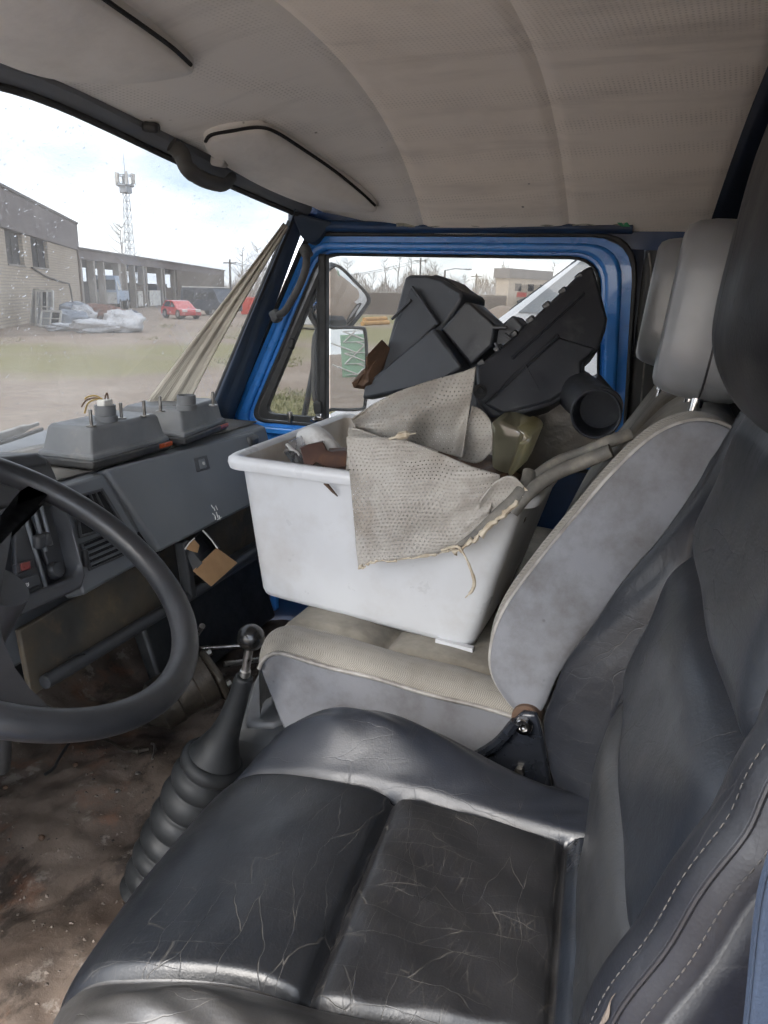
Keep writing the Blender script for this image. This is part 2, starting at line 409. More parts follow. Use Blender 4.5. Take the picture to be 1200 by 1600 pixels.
M['black_plastic2'] = plain('dusty_black_moulding', (.030, .034, .042), .46, col2=(.05, .055, .064), vs_=6, dirt=(.14, .14, .14), ds=35, dlo=.64, dhi=.82, damt=.4, bs=60, bstr=.12)
M['lampgrey'] = plain('lamp_housing', (.12, .125, .13), .48, col2=(.17, .172, .172), vs_=10, dirt=(.30, .27, .22), ds=22, dlo=.6, dhi=.82, damt=.6, bs=200)
M['lamp_base'] = plain('lamp_gasket', (.022, .023, .025), .5, col2=(.05, .048, .045), vs_=20)
M['red_lens'] = plain('red_lens', (.22, .012, .008), .2, col2=(.13, .008, .006), vs_=12, bstr=0)
M['amber_lens'] = plain('orange_lens', (.42, .09, .03), .2, col2=(.30, .05, .02), vs_=12, bstr=0)
M['card'] = plain('cardboard', (.52, .30, .14), .85, col2=(.44, .25, .115), vs_=20, bs=200)
M['card_print'] = plain('dark_printed_card', (.03, .032, .035), .45, col2=(.05, .05, .05), vs_=9)
M['card_edge'] = plain('white_card_edge', (.62, .60, .57), .8, bstr=0)
M['brown'] = plain('brown_bracket', (.055, .028, .022), .42, col2=(.09, .045, .03), vs_=18, dirt=(.14, .07, .03), ds=30)
M['rust'] = plain('rusty_plate', (.10, .055, .03), .75, col2=(.05, .032, .024), vs_=22, dirt=(.23, .11, .05), ds=28, damt=.6)
M['pvc'] = plain('grey_pvc', (.45, .44, .42), .45, col2=(.55, .53, .50), vs_=14, dirt=(.18, .15, .12), ds=20)
M['hose'] = plain('dusty_hose', (.09, .085, .075), .7, col2=(.17, .155, .13), vs_=30, dirt=(.25, .22, .18), ds=30, damt=.5)
M['silver'] = plain('silver_blister', (.55, .56, .58), .22, .8, col2=(.25, .26, .28), vs_=40)
M['cast'] = plain('oily_cast_iron', (.030, .026, .021), .45, .4, col2=(.06, .047, .034), vs_=14, dirt=(.02, .018, .015), ds=12, damt=.8, bs=90, bstr=.4, bd=.003)
M['hump'] = plain('grey_rubber_mat', (.14, .145, .15), .6, col2=(.10, .103, .108), vs_=9, dirt=(.19, .18, .165), ds=12, damt=.4)
M['hump_dark'] = plain('grey_hump', (.062, .066, .072), .6, col2=(.085, .088, .09), vs_=6)
M['boot'] = plain('gaiter_rubber', (.009, .010, .011), .58, spec=.28, col2=(.014, .015, .016), vs_=12, dirt=(.06, .055, .048), ds=9, dlo=.6, dhi=.85, damt=.5)
M['knob'] = plain('gloss_black_knob', (.008, .008, .008), .22, dirt=(.06, .06, .055), ds=55, dlo=.68, dhi=.8, damt=.5, bstr=.03, rv=.05)
M['belt'] = plain('blue_webbing', (.012, .022, .042), .75, col2=(.008, .015, .03), vs_=30, bs=900, bstr=.4)
M['bracket'] = plain('satin_black_steel', (.010, .012, .016), .28, col2=(.018, .02, .026), vs_=12, bs=40, bstr=.12)
M['wire_y'] = plain('yellow_brown_wire', (.32, .21, .05), .5, bstr=0)
M['wire_b'] = plain('brown_wire', (.10, .055, .03), .5, bstr=0)
M['connector'] = plain('pale_connector', (.62, .60, .55), .5, dirt=(.3, .27, .2))
M['sw_red'] = plain('red_switch', (.20, .03, .025), .35, col2=(.12, .025, .02), vs_=40)
M['mark'] = plain('white_marking', (.70, .70, .68), .6, bstr=0)
M['paint_green'] = plain('green_paint_smear', (.03, .25, .12), .6, bstr=0)
M['putty'] = plain('old_glue_strip', (.34, .34, .29), .8, col2=(.16, .15, .12), vs_=40, dirt=(.04, .03, .03), ds=30)

def floor_mat():
    g = G('rotten_floor_covering')
    wv = g.noise(4.0, 4, .5)
    c = g.mix(g.rng(wv, .38, .60), (.055, .040, .031), (.140, .108, .085))
    c = g.mix(g.rng(g.noise(6.5, 9, .7, co=g.map(loc=(2, 1, 0), scale=(1, .6, 1))), .54, .60, 0, .75), c, (.026, .020, .016))
    c = g.mix(g.rng(g.noise(5.0, 8, .65, co=g.map(loc=(7.3, 4, 0))), .57, .72, 0, .8), c, (.21, .092, .048))
    c = g.mix(g.rng(g.noise(12, 9, .72), .58, .62, 0, .55), c, (.24, .21, .18))
    c = g.mix(g.rng(g.vor(75), 0, .1, .6, 0), c, (.26, .23, .2))
    r = g.rng(g.noise(5, 4), .4, .65, .45, .95)
    g.set(col=c, rough=r, spec=.35, nrm=g.bump(g.noise(60, 6, .65), .5, .004, g.bump(wv, .5, .03)))
    return g.m
M['floor'] = floor_mat()

def perforated():
    """perforated grey vinyl: real see-through holes on a regular UV grid (uv in metres)"""
    g = G('perforated_vinyl')
    uvw = g.n('ShaderNodeTexNoise', {'Vector': g.co, 'Scale': 9.0, 'Detail': 2.0}).outputs['Color']
    uv = g.n('ShaderNodeVectorMath', {0: g.tc.outputs['UV'], 1: g.n('ShaderNodeVectorMath', {0: uvw, 1: (.03, .03, 0)}, operation='MULTIPLY').outputs[0]}, operation='ADD').outputs[0]
    sep = g.n('ShaderNodeSeparateXYZ', {0: uv})
    P_ = 1/.0064
    row = g.math('MULTIPLY', sep.outputs[1], P_*1.12)
    odd = g.math('MULTIPLY', g.math('MODULO', g.math('FLOOR', row), 2.0), .5)
    fx = g.math('SUBTRACT', g.math('FRACT', g.math('ADD', g.math('MULTIPLY', sep.outputs[0], P_), odd)), .5)
    fy = g.math('MULTIPLY', g.math('SUBTRACT', g.math('FRACT', row), .5), .8)
    d = g.math('SQRT', g.math('ADD', g.math('MULTIPLY', fx, fx), g.math('MULTIPLY', fy, fy)))
    hole = g.math('LESS_THAN', d, .125)
    rim = g.rng(d, .125, .21, 1, 0)
    st = g.noise(11, 8, .68)
    c = g.mix(g.rng(st, .4, .68, 0, .9), (.40, .375, .335), (.22, .195, .165))
    c = g.mix(g.rng(g.noise(5, 5, co=g.map(loc=(2, 5, 1))), .55, .7, 0, .7), c, (.22, .175, .13))
    c = g.mix(g.math('MULTIPLY', rim, .3), c, (.13, .12, .11))
    g.set(col=c, rough=.7, spec=.3, nrm=g.bump(g.math('SUBTRACT', g.noise(60, 4), rim), .5, .0015), alpha=g.math('SUBTRACT', 1.0, hole))
    return g.m
M['perf'] = perforated()
M['torn'] = plain('torn_foam_edge', (.50, .44, .34), .9, col2=(.32, .25, .17), vs_=60, bs=200, bstr=.5)

def glass(name, tint, dirt, dirt_amt, gloss=.06, scale=6, spk=.0):
    g = G(name)
    N_, L_ = g.N, g.L
    out = N_['Material Output']
    tr = g.n('ShaderNodeBsdfTransparent', {0: (*tint, 1)})
    lw = g.n('ShaderNodeLayerWeight', {'Blend': .5})
    fr = g.math('MULTIPLY', g.math('POWER', lw.outputs['Facing'], 4.0), .5)
    gl = g.n('ShaderNodeBsdfGlossy', {0: (1, 1, 1, 1), 'Roughness': .03})
    m1 = g.n('ShaderNodeMixShader', {0: g.math('ADD', fr, gloss*.5), 1: tr.outputs[0], 2: gl.outputs[0]})
    df = g.n('ShaderNodeBsdfDiffuse', {0: (*dirt, 1)}); tl = g.n('ShaderNodeBsdfTranslucent', {0: (*dirt, 1)})
    dd = g.n('ShaderNodeMixShader', {0: .6, 1: df.outputs[0], 2: tl.outputs[0]})
    fac = g.rng(g.noise(scale, 8, .65), .35, .8, dirt_amt*.35, dirt_amt)
    if spk: fac = g.math('ADD', fac, g.math('MULTIPLY', g.rng(g.vor(90), 0, .12, spk, 0), g.rng(g.noise(20), .45, .6)))
    m2 = g.n('ShaderNodeMixShader', {0: fac, 1: m1.outputs[0], 2: dd.outputs[0]})
    L_.new(m2.outputs[0], out.inputs[0])
    return g.m
M['windscreen'] = glass('dirty_windscreen', (.22, .224, .226), (.55, .54, .52), .13, .05, 3.5, .10)  # real dirt; the strong dark tint is added to dim the yard
M['side_glass'] = glass('dirty_side_glass', (.205, .209, .208), (.5, .49, .46), .10, .05, 5, .08)  # same added dark tint, holding the yard down against the cab
def water():
    g = G('rain_water'); g.set(col=(1, 1, 1), rough=.02, trans=1.0, ior=1.33); return g.m
M['water'] = water()
def clear():
    g = G('clear_tub_plastic')
    tr = g.n('ShaderNodeBsdfTransparent', {0: (.88, .87, .78, 1)}); gl = g.n('ShaderNodeBsdfGlossy', {0: (1, 1, 1, 1), 'Roughness': .12})
    df = g.n('ShaderNodeBsdfTranslucent', {0: (.78, .74, .58, 1)})
    a = g.n('ShaderNodeMixShader', {0: .45, 1: tr.outputs[0], 2: df.outputs[0]}); b = g.n('ShaderNodeMixShader', {0: .12, 1: a.outputs[0], 2: gl.outputs[0]})
    g.L.new(b.outputs[0], g.N['Material Output'].inputs[0]); return g.m
M['clear'] = clear()
def mirror():
    g = G('mirror_glass'); g.set(col=g.mix(g.rng(g.noise(25, 6), .5, .75, 0, .5), (.78, .79, .79), (.5, .49, .46)), metal=1.0, rough=.008); return g.m
M['mirror'] = mirror()
# ================================================================ CAB SHELL (the setting)
YC = 1.07
def zh(y): return 1.312 - .135*(sqrt((y-1.05)**2+.02)-.1414)                     # windscreen header height
def xws(y, z): return -.97 - .52*(1.167-z) - .10*(1-((y-1.05)/.88)**2)             # windscreen surface
def zroof(y): return 1.385 - .245*abs((y-YC)/.93)**2.6
def zl(x, y):
    wob = .004*sin(9*x+3*y)*sin(5*y)
    return lerp(zroof(y), zh(y)+.004, sstep(-.58, -1.02, x)) + wob
def on_liner(px, py, dz=0.0):
    lo, hi = .3, 4.0
    for _ in range(60):
        mid = (lo+hi)/2; p = at(px, py, d=mid)
        inside = p[2] < zl(max(-1.05, min(.1, p[0])), max(.15, min(2.0, p[1])))+dz and p[1] < 2.0
        if inside: lo = mid
        else: hi = mid
    return Vector(at(px, py, d=lo))
def xhead(y): return xws(y, zh(y)-.02)+.015
# headliner: three sewn panels
seams_x = [None, -.585, -.265, .06]
def liner_panel(x0f, x1f, y0, y1, nu, nv, sag=.006):
    def f(u_, v_):
        y = lerp(y0, y1, v_); a = x0f(y); b = x1f(y); x = lerp(a, b, u_)
        edge = min(u_, 1-u_)*abs(b-a)
        return (x, y, zl(x, y)+sag*exp(-(edge/.012)**2))
    return f
y0r, y1r = .16, 1.992
ceil_o = grid('cab_ceiling', liner_panel(lambda y: -.265, lambda y: .045+.06*(1-abs((y-YC)/.93)**2), y0r, y1r, 60, 120), 40, 90, M['liner'])
tag(ceil_o, 'beige perforated vinyl headlining of the cab, sooty along its wrinkles', 'ceiling', kind='structure')
mk('liner_panel', *grid_vf(liner_panel(lambda y: -.585+.05*((y-1.05))**2*-1, lambda y: -.265, y0r, y1r, 0, 0), 40, 90), M['liner'], ceil_o)
mk('front_liner_panel', *grid_vf(liner_panel(xhead, lambda y: -.585+.05*((y-1.05))**2*-1, y0r, y1r, 0, 0), 40, 90), M['liner_front'], ceil_o)
# outer roof skin
ro = grid('cab_roof', lambda u_, v_: (lerp(-1.06, .62, u_), lerp(.10, 2.06, v_), max(zl(max(-1.02, lerp(-1.06, .62, u_)), min(2, max(.14, lerp(.1, 2.06, v_)))), 1.15)+.045), 20, 40, M['blue'])
tag(ro, 'blue outer roof skin of the cab', 'roof', kind='structure')
# rear roof bow behind the headlining
def bow(u_, v_):
    y = lerp(.16, 1.992, v_); x0 = .045+.06*(1-abs((y-YC)/.93)**2)
    prof = [(x0-.004, zl(.04, y)+.006), (x0+.01, zl(.04, y)-.004), (x0+.07, zl(.04, y)-.012), (x0+.13, zl(.04, y)-.03), (x0+.16, zl(.04, y)+.05)]
    k = u_*(len(prof)-1); i = min(int(k), len(prof)-2); t = k-i
    return (lerp(prof[i][0], prof[i+1][0], t), y, lerp(prof[i][1], prof[i+1][1], t))
tag(grid('roof_bow', bow, 16, 60, M['navy']), 'dark navy roof bow behind the headlining', 'roof bow', kind='structure')
# rear wall of the cab
rw = box('cab_rear_wall', (.60, 1.07, .70), (.04, 1.90, 1.44), M['navy'], bevel=0)
tag(rw, 'dark rear wall of the cab behind the seats', 'wall', kind='structure')
# driver side: pillar behind the open door, sill
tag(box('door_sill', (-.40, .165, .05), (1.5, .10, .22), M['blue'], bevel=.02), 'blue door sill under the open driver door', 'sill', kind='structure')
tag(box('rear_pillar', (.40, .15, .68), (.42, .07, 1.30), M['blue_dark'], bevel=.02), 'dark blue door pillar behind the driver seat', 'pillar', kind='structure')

# floor: lumpy rotten covering
def floor_f(u_, v_):
    x = lerp(-1.45, .60, u_); y = lerp(.14, 1.99, v_)
    rnd = .018*mnoise.fractal(Vector((x*5, y*5, 1.3)), 1.0, 2.0, 3)+.012*(abs(mnoise.noise(Vector((x*9, y*6, 4.1)))))-.006+.004*mnoise.noise(Vector((x*30, y*30, 0)))
    z = rnd + .14*sstep(-1.22, -1.45, x)
    z += .05*exp(-((x+.62)/.10)**2-((y-.70)/.13)**2) + .03*exp(-((x+.80)/.07)**2-((y-.62)/.2)**2)
    return (x, y, z)
fl = grid('cab_floor', floor_f, 230, 200, M['floor'])
tag(fl, 'rotten brown cab floor with torn covering and rust', 'floor', kind='structure')
# scuttle below the dashboard
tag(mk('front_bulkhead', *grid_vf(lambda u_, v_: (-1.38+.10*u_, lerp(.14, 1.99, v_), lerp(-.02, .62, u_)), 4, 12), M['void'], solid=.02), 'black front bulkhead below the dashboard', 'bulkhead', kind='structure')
# passenger side kick panel and lower wall
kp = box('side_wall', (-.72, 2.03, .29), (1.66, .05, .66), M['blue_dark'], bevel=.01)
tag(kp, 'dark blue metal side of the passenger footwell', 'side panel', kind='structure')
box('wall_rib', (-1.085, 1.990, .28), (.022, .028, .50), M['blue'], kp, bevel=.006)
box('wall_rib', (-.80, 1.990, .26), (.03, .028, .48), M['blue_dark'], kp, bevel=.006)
bp = box('corner_trim', (.27, 2.025, .60), (.72, .05, 1.25), M['dark_trim'], bevel=.012)
tag(bp, 'dark grey trim panel between the passenger door and the rear wall', 'trim panel', kind='structure')

box('pillar_panel', (.05, 2.085, .80), (.40, .04, .95), M['navy'], bp, bevel=.01)
# ---------------------------------------------------------------- windscreen
YW0, YW1 = .17, 1.915
ws = thing('windscreen', 'rain spotted dirty windscreen of the van', 'windscreen', (xws(1.05, .62), 1.05, .60))
grid('glass_pane', lambda u_, v_: (lambda y: (lambda z: (xws(y, z), y, z))(lerp(.60, zh(y)-.01, u_)))(lerp(YW0, YW1, v_)), 24, 40, M['windscreen'], ws)
# header rail above the glass
def hdr(u_, v_):
    y = lerp(.14, 1.955, v_); z0 = zh(y); x0 = xws(y, z0-.02)
    pr = [(x0+.020, z0+.016), (x0+.024, z0-.002), (x0+.016, z0-.014), (x0+.002, z0-.022), (x0-.012, z0-.022), (x0-.02, z0+.02)]
    k = u_*(len(pr)-1); i = min(int(k), len(pr)-2); t = k-i
    return (lerp(pr[i][0], pr[i+1][0], t), y, lerp(pr[i][1], pr[i+1][1], t))
mk('header_rail', *grid_vf(hdr, 15, 60), M['header'], ws)
def hdr_seal(): return [(xws(y, zh(y)-.024)+.006, y, zh(y)-.024) for y in np.linspace(.18, 1.93, 40)]
tube('top_seal', hdr_seal(), .0065, M['rubber'], ws, seg=8)
tube('side_seal', [(xws(1.905, z)+.006, 1.905, z) for z in np.linspace(.6, 1.17, 20)], .009, M['rubber'], ws, seg=8)
# rain on the outside of the glass: real flattened drops
def raindrops():
    rnd = random.Random(11); V = []; F = []
    ring = [(1.0, 0.0), (.78, .42), (.40, .66)]
    n = 0
    tx = Vector((.52, 0, 1)).normalized(); nrm = Vector((-1, 0, .52)).normalized()
    while n < 4600:
        y = rnd.uniform(.80, 1.90); z = rnd.uniform(.60, zh(y)-.03)
        dens = .25+.75*sstep(.60, .92, z)
        if rnd.random() > dens: continue
        r = .00055*(1+rnd.expovariate(2.4)) if rnd.random() < .92 else rnd.uniform(.0011, .0019)
        r = min(r, .0030); el = rnd.uniform(1.0, 1.7); ang = rnd.gauss(.45, .35)
        O = Vector((xws(y, z), y, z)) + nrm*.0006
        a1 = (tx*cos(ang)+Vector((0, 1, 0))*sin(ang)); a2 = a1.cross(nrm)
        b0 = len(V); K = 7
        for (q, h) in ring:
            for k in range(K):
                t = 2*pi*k/K; V.append(O + a1*(r*el*q*cos(t)) + a2*(r*q*sin(t)) + nrm*(r*h*.8))
        V.append(O+nrm*(r*.62)); 
        for i in range(2):
            for k in range(K):
                k2 = (k+1) % K; F.append((b0+i*K+k, b0+i*K+k2, b0+(i+1)*K+k2, b0+(i+1)*K+k))
        for k in range(K): F.append((b0+2*K+k, b0+2*K+(k+1) % K, b0+3*K))
        F.append(tuple(b0+k for k in range(K))[::-1])
        n += 1
    me_o = mk('raindrop', V, F, M['water'], ws, sharp=60)
    me_o['kind'] = 'stuff'
raindrops()
# wiper blade resting low on the glass
wp = thing('wiper', 'grey weathered wiper blade lying low on the windscreen', 'wiper', (xws(1.3, .66)-.02, 1.25, .64))
pts = [tuple(at(a, b, x=-1.375)) for a, b in ((-160, 728), (-60, 698), (5, 680), (60, 662))]
tube('wiper_arm', pts, [.012, .012, .010, .005], M['pvc'], wp, seg=8, sm=6, flat=(1, .6))
tube('wiper_blade', [(p[0]+.010, p[1], p[2]-.012) for p in pts], .005, M['rubber'], wp, seg=6, sm=4)

# ---------------------------------------------------------------- passenger-side pillar with grab handle
pl = thing('windscreen_pillar', 'dark blue plastic covered windscreen pillar with vertical grab handle', 'pillar', (-1.25, 1.93, .58))
def pil(u_, v_):
    z = lerp(.58, 1.20, u_); x = -.969-.52*(1.167-z); xr = -1.158+(z-.737)*.442
    m_ = lerp(x, xr, .5)
    pr = [(x-.03, 1.955), (x-.010, 1.905), (x+.006, 1.895), (lerp(x, xr, .35), 1.896), (m_, 1.903), (lerp(x, xr, .6), 1.915), (xr-.012, 1.925), (xr, 1.94), (xr+.004, 1.985), (xr-.03, 2.01)]
    k = v_*(len(pr)-1); i = min(int(k), len(pr)-2); t = k-i
    return (lerp(pr[i][0], pr[i+1][0], t), lerp(pr[i][1], pr[i+1][1], t), z)
mk('pillar_cover', *grid_vf(pil, 30, 32), M['pillar'], pl)
hp = [at(px, py, y=yy) for px, py, yy in ((478, 390, 1.91), (479, 405, 1.875), (476, 425, 1.868), (466, 450, 1.868), (455, 470, 1.868), (444, 487, 1.875), (430, 494, 1.905))]
tube('grab_handle', hp, .0085, M['dark_trim'], pl, seg=10, sm=6, flat=(.8, 1.2))
for (px, py) in ((478, 393), (431, 494)):
    c = at(px, py, y=1.905); box('handle_mount', c, (.026, .03, .034), M['dark_trim'], pl, rot=(0, radians(-27), 0), bevel=.008, bseg=3)
# driver side: matching pillar, roof edge and front quarter of the cab
dp = mk('driver_pillar', *grid_vf(lambda u_, v_: (lambda p: (p[0], 2.1-p[1], p[2]))(pil(u_, v_)), 30, 32), M['pillar'])
tag(dp, 'dark windscreen pillar on the driver side of the cab', 'pillar', kind='structure')
re_ = mk('driver_roof_edge', *grid_vf(lambda u_, v_: (lambda x: (x, lerp(.168, .095, sin(v_*pi/2)), lerp(zl(x, .165)-.004, max(zl(x, .14), 1.15)+.050, 1-cos(v_*pi/2)) - .02*sin(v_*pi)))(lerp(-1.04, .62, u_)), 40, 8), M['blue'])
tag(re_, 'blue roof edge over the open driver door', 'roof edge', kind='structure')
tag(box('front_quarter', (-1.29, .135, .23), (.50, .05, .86), M['blue'], bevel=.01), 'blue front quarter of the cab beside the dashboard end', 'side panel', kind='structure')
mk('pillar_inner', *grid_vf(lambda u_, v_: (lambda z: (lerp(-.969-.52*(1.167-z)-.02, -1.158+(z-.737)*.442+.03, v_), 2.058, z))(lerp(.55, 1.22, u_)), 10, 3), M['navy'], pl, solid=.006)
# corner gusset between pillar, header and door
gv = [at(452, 330, y=1.90), at(520, 348, y=1.965), at(500, 372, y=1.985), at(488, 385, y=1.975), at(470, 372, y=1.93)]
prism('corner_cover', gv, (0.0, .05, .0), M['pillar'], pl, bevel=.008)

# ---------------------------------------------------------------- passenger door
def round_poly(pts, radii, seg=6):
    out = []; n = len(pts)
    for i in range(n):
        p = Vector((*pts[i], 0)); a = Vector((*pts[i-1], 0)); b = Vector((*pts[(i+1) % n], 0)); r = radii[i]
        da = (a-p); db = (b-p); ra = min(r, da.length*.49, db.length*.49)
        A = p+da.normalized()*ra; B = p+db.normalized()*ra
        for k in range(seg+1):
            t = k/seg; q = A*(1-t)**2+p*2*t*(1-t)+B*t*t; out.append((q.x, q.y))
    return out
DY = 2.0
dr = thing('passenger_door', 'bright blue passenger door with rounded window frame and quarter light', 'door', (-.6, DY, .0))
op = [(-1.165, .620), (-.930, 1.098), (-.187, 1.092), (-.150, .620)]
ou = [(-1.260, .565), (-.965, 1.146), (-.110, 1.140), (-.085, .565)]
rad_i = [.055, .05, .075, .03]; rad_o = [.06, .05, .10, .02]
def ring(name, o_, ro_, i_, ri_, y, d, mat, parent, **k):
    O = [(x, y, z) for x, z in round_poly(o_, ro_)]; I = [(x, y, z) for x, z in round_poly(i_, ri_)]
    V, F = frame_vf(O, I, (0, d, 0)); return mk(name, V, F, mat, parent, **k)
mid = [(-1.225, .588), (-.952, 1.126), (-.138, 1.121), (-.112, .588)]
sl = [(-1.180, .611), (-.938, 1.106), (-.177, 1.100), (-.140, .611)]
fr = ring('window_frame', ou, rad_o, op, rad_i, DY+.004, .05, M['blue'], dr, bevel=.004)
ring('frame_ridge', mid, [.055, .05, .09, .02], sl, [.055, .05, .08, .03], DY-.010, .02, M['blue'], fr, bevel=.0095, bseg=4)
ring('outer_seal', [(-1.264, .560), (-.969, 1.151), (-.104, 1.145), (-.080, .560)], [.06, .05, .10, .02], [(-1.252, .569), (-.961, 1.141), (-.115, 1.135), (-.090, .569)], [.06, .05, .10, .02], DY-.008, .02, M['rubber'], fr, bevel=.004)
ring('window_seal', op, rad_i, [(-1.150, .628), (-.924, 1.091), (-.194, 1.085), (-.157, .628)], [.05, .045, .068, .03], DY+.000, .03, M['rubber'], dr, bevel=.004)
tube('door_edge_strip', [(-.078, 1.992, 1.10), (-.066, 1.990, 1.02), (-.060, 1.990, .8), (-.055, 1.99, .55)], .0022, M['seat_piping'], fr, seg=6, sm=4)
# lower door skin
prism('door_skin', [(-1.25, DY+.012, .03), (-1.25, DY+.012, .60), (-.09, DY+.012, .60), (-.09, DY+.012, .03)], (0, .04, 0), M['blue'], dr, bevel=.006)
# division bar, quarter light, drop glass
dv = box('division_bar', (-.914, DY-.006, .857), (.024, .03, .475), M['rubber'], dr, bevel=.005)
tri = [(-1.140, .633), (-.920, 1.05), (-.926, .633)]
V, F = frame_vf([(x, DY-.004, z) for x, z in round_poly([(-1.142, .631), (-.926, 1.060), (-.924, .631)], [.045, .02, .01])],
                [(x, DY-.004, z) for x, z in round_poly([(-1.110, .648), (-.938, 1.010), (-.938, .648)], [.035, .01, .01])], (0, .022, 0))
mk('quarter_light_frame', V, F, M['rubber'], dr, bevel=.004)
mk('quarter_light', [(x, DY+.012, z) for x, z in ((-1.14, .63), (-.925, 1.06), (-.925, .63))], [(0, 1, 2)], M['side_glass'], dr, smooth=False)
mk('drop_glass', [(x, DY+.014, z) for x, z in ((-.905, .62), (-.905, 1.09), (-.18, 1.085), (-.155, .62))], [(0, 1, 2, 3)], M['side_glass'], dr, smooth=False)
# quarter light catch (chrome lever with black paddle), pivot and hook
lt = box('latch', Vector(at(500, 650, y=1.985)), (.022, .02, .03), M['chrome'], dr, bevel=.005)
box('latch_paddle', Vector(at(497, 637, y=1.972)), (.026, .014, .036), M['rubber'], lt, rot=(0, radians(-8), 0), bevel=.006, bseg=3)
tube('latch_lever', [at(504, 655, y=1.98), at(492, 656, y=1.965), at(485, 655, y=1.955)], [.006, .007, .004], M['chrome'], lt, seg=8, sm=4)
box('lower_pivot', Vector(at(453, 652, y=1.99)), (.014, .014, .034), M['steel'], dr, bevel=.005)
box('upper_pivot', Vector(at(456, 537, y=1.985)), (.020, .016, .032), M['rubber'], dr, rot=(0, radians(15), 0), bevel=.006)
# blue strip and old glue over the door
cant = thing('door_header', 'blue roof edge over the passenger window with old glue strip', 'roof edge', (-.5, 1.99, 1.14), kind='structure')
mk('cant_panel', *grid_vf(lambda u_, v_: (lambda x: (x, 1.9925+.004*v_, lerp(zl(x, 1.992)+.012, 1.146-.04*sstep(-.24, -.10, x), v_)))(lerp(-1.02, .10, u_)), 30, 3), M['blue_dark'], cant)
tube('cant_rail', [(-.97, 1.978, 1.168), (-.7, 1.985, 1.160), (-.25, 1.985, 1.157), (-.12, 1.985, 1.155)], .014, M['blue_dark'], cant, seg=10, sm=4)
grid('glue_strip', lambda u_, v_: (lerp(-.70, -.13, u_), 1.972-.004*sin(u_*40), 1.160+.010*v_+.0015*sin(u_*63)), 60, 3, M['putty'], cant, solid=.003)
grid('paint_smear', lambda u_, v_: (-.145+.020*u_-.01*v_, 1.966, 1.156+.014*v_*(.6+.4*sin(7*u_))), 8, 4, M['paint_green'], cant, solid=.002)

# ---------------------------------------------------------------- sun visors on the headlining
def visor(name, label, px, edge, clip):
    P3 = [on_liner(*p, -.012) for p in px]
    c = sum(P3, Vector())/len(P3)
    t = thing(name, label, 'sun visor', (c.x, c.y, c.z), 'sun visors above the windscreen')
    # smooth outline, then fan grid with slightly pillowed underside
    loop = catmull(P3, 5, True)
    n = len(loop); V = []; F = []
    for k, s_ in enumerate((1.0, .985, .93, .6, .25)):
        for p in loop:
            q = c+(p-c)*s_; V.append((q.x, q.y, q.z-(0, .006, .010, .012, .013)[k]))
    V.append((c.x, c.y, c.z-.013))
    for k in range(4):
        for i in range(n): j = (i+1) % n; F.append((k*n+i, k*n+j, (k+1)*n+j, (k+1)*n+i))
    for i in range(n): F.append((4*n+i, 4*n+(i+1) % n, 5*n))
    b = len(V)
    V += [(p.x, p.y, p.z+.012) for p in loop]
    for i in range(n): j = (i+1) % n; F.append((i, j, b+j, b+i))
    F.append(tuple(range(b, b+n)))
    mk('visor_panel', V, F, M['visor'], t, sharp=60)
    E3 = [on_liner(*p, -.018) for p in edge]
    tube('edge_piping', E3, .0034, M['void'], t, seg=8, sm=6)
    if clip:
        p = on_liner(*clip, -.02); box('visor_clip', p, (.03, .045, .022), M['pvc'], t, rot=(.1, .2, .3), bevel=.007, bseg=3)
    return t
visor('sun_visor', 'grey passenger sun visor with dark piped edge next to the blue pillar', [(320, 217), (352, 204), (404, 199), (434, 210), (515, 262), (587, 319), (570, 329), (500, 322), (420, 292), (350, 254), (326, 236)],
      [(321, 221), (330, 211), (360, 205), (404, 199), (432, 207), (470, 231), (520, 265), (560, 297), (586, 321)], (343, 252))
visor('sun_visor', 'grey driver sun visor at the top left of the photo', [(-120, -60), (60, -80), (150, -12), (225, 40), (297, 97), (290, 113), (200, 124), (90, 118), (0, 92), (-100, 40)],
      [(120, -40), (163, -2), (225, 42), (270, 75), (298, 101)], None)
# small black visor socket and the header grab handle
sk = box('visor_socket', on_liner(236, 199, -.008), (.030, .030, .018), M['rubber'], rot=(.2, .1, .4), bevel=.006)
tag(sk, 'small black visor socket on the front headlining', 'socket')
gh = thing('header_handle', 'black hooked grab handle hanging from the windscreen header', 'grab handle', tuple(at(310, 255, x=-.98)))
hp = [at(268, 226, x=-.965), at(283, 240, x=-.955), at(292, 262, x=-.945), at(312, 278, x=-.94), at(336, 287, x=-.94), at(352, 288, x=-.945), at(362, 278, x=-.965)]
tube('handle_bar', hp, [.014, .016, .015, .014, .014, .013, .012], M['dark_trim'], gh, seg=12, sm=6, flat=(1.1, .9))
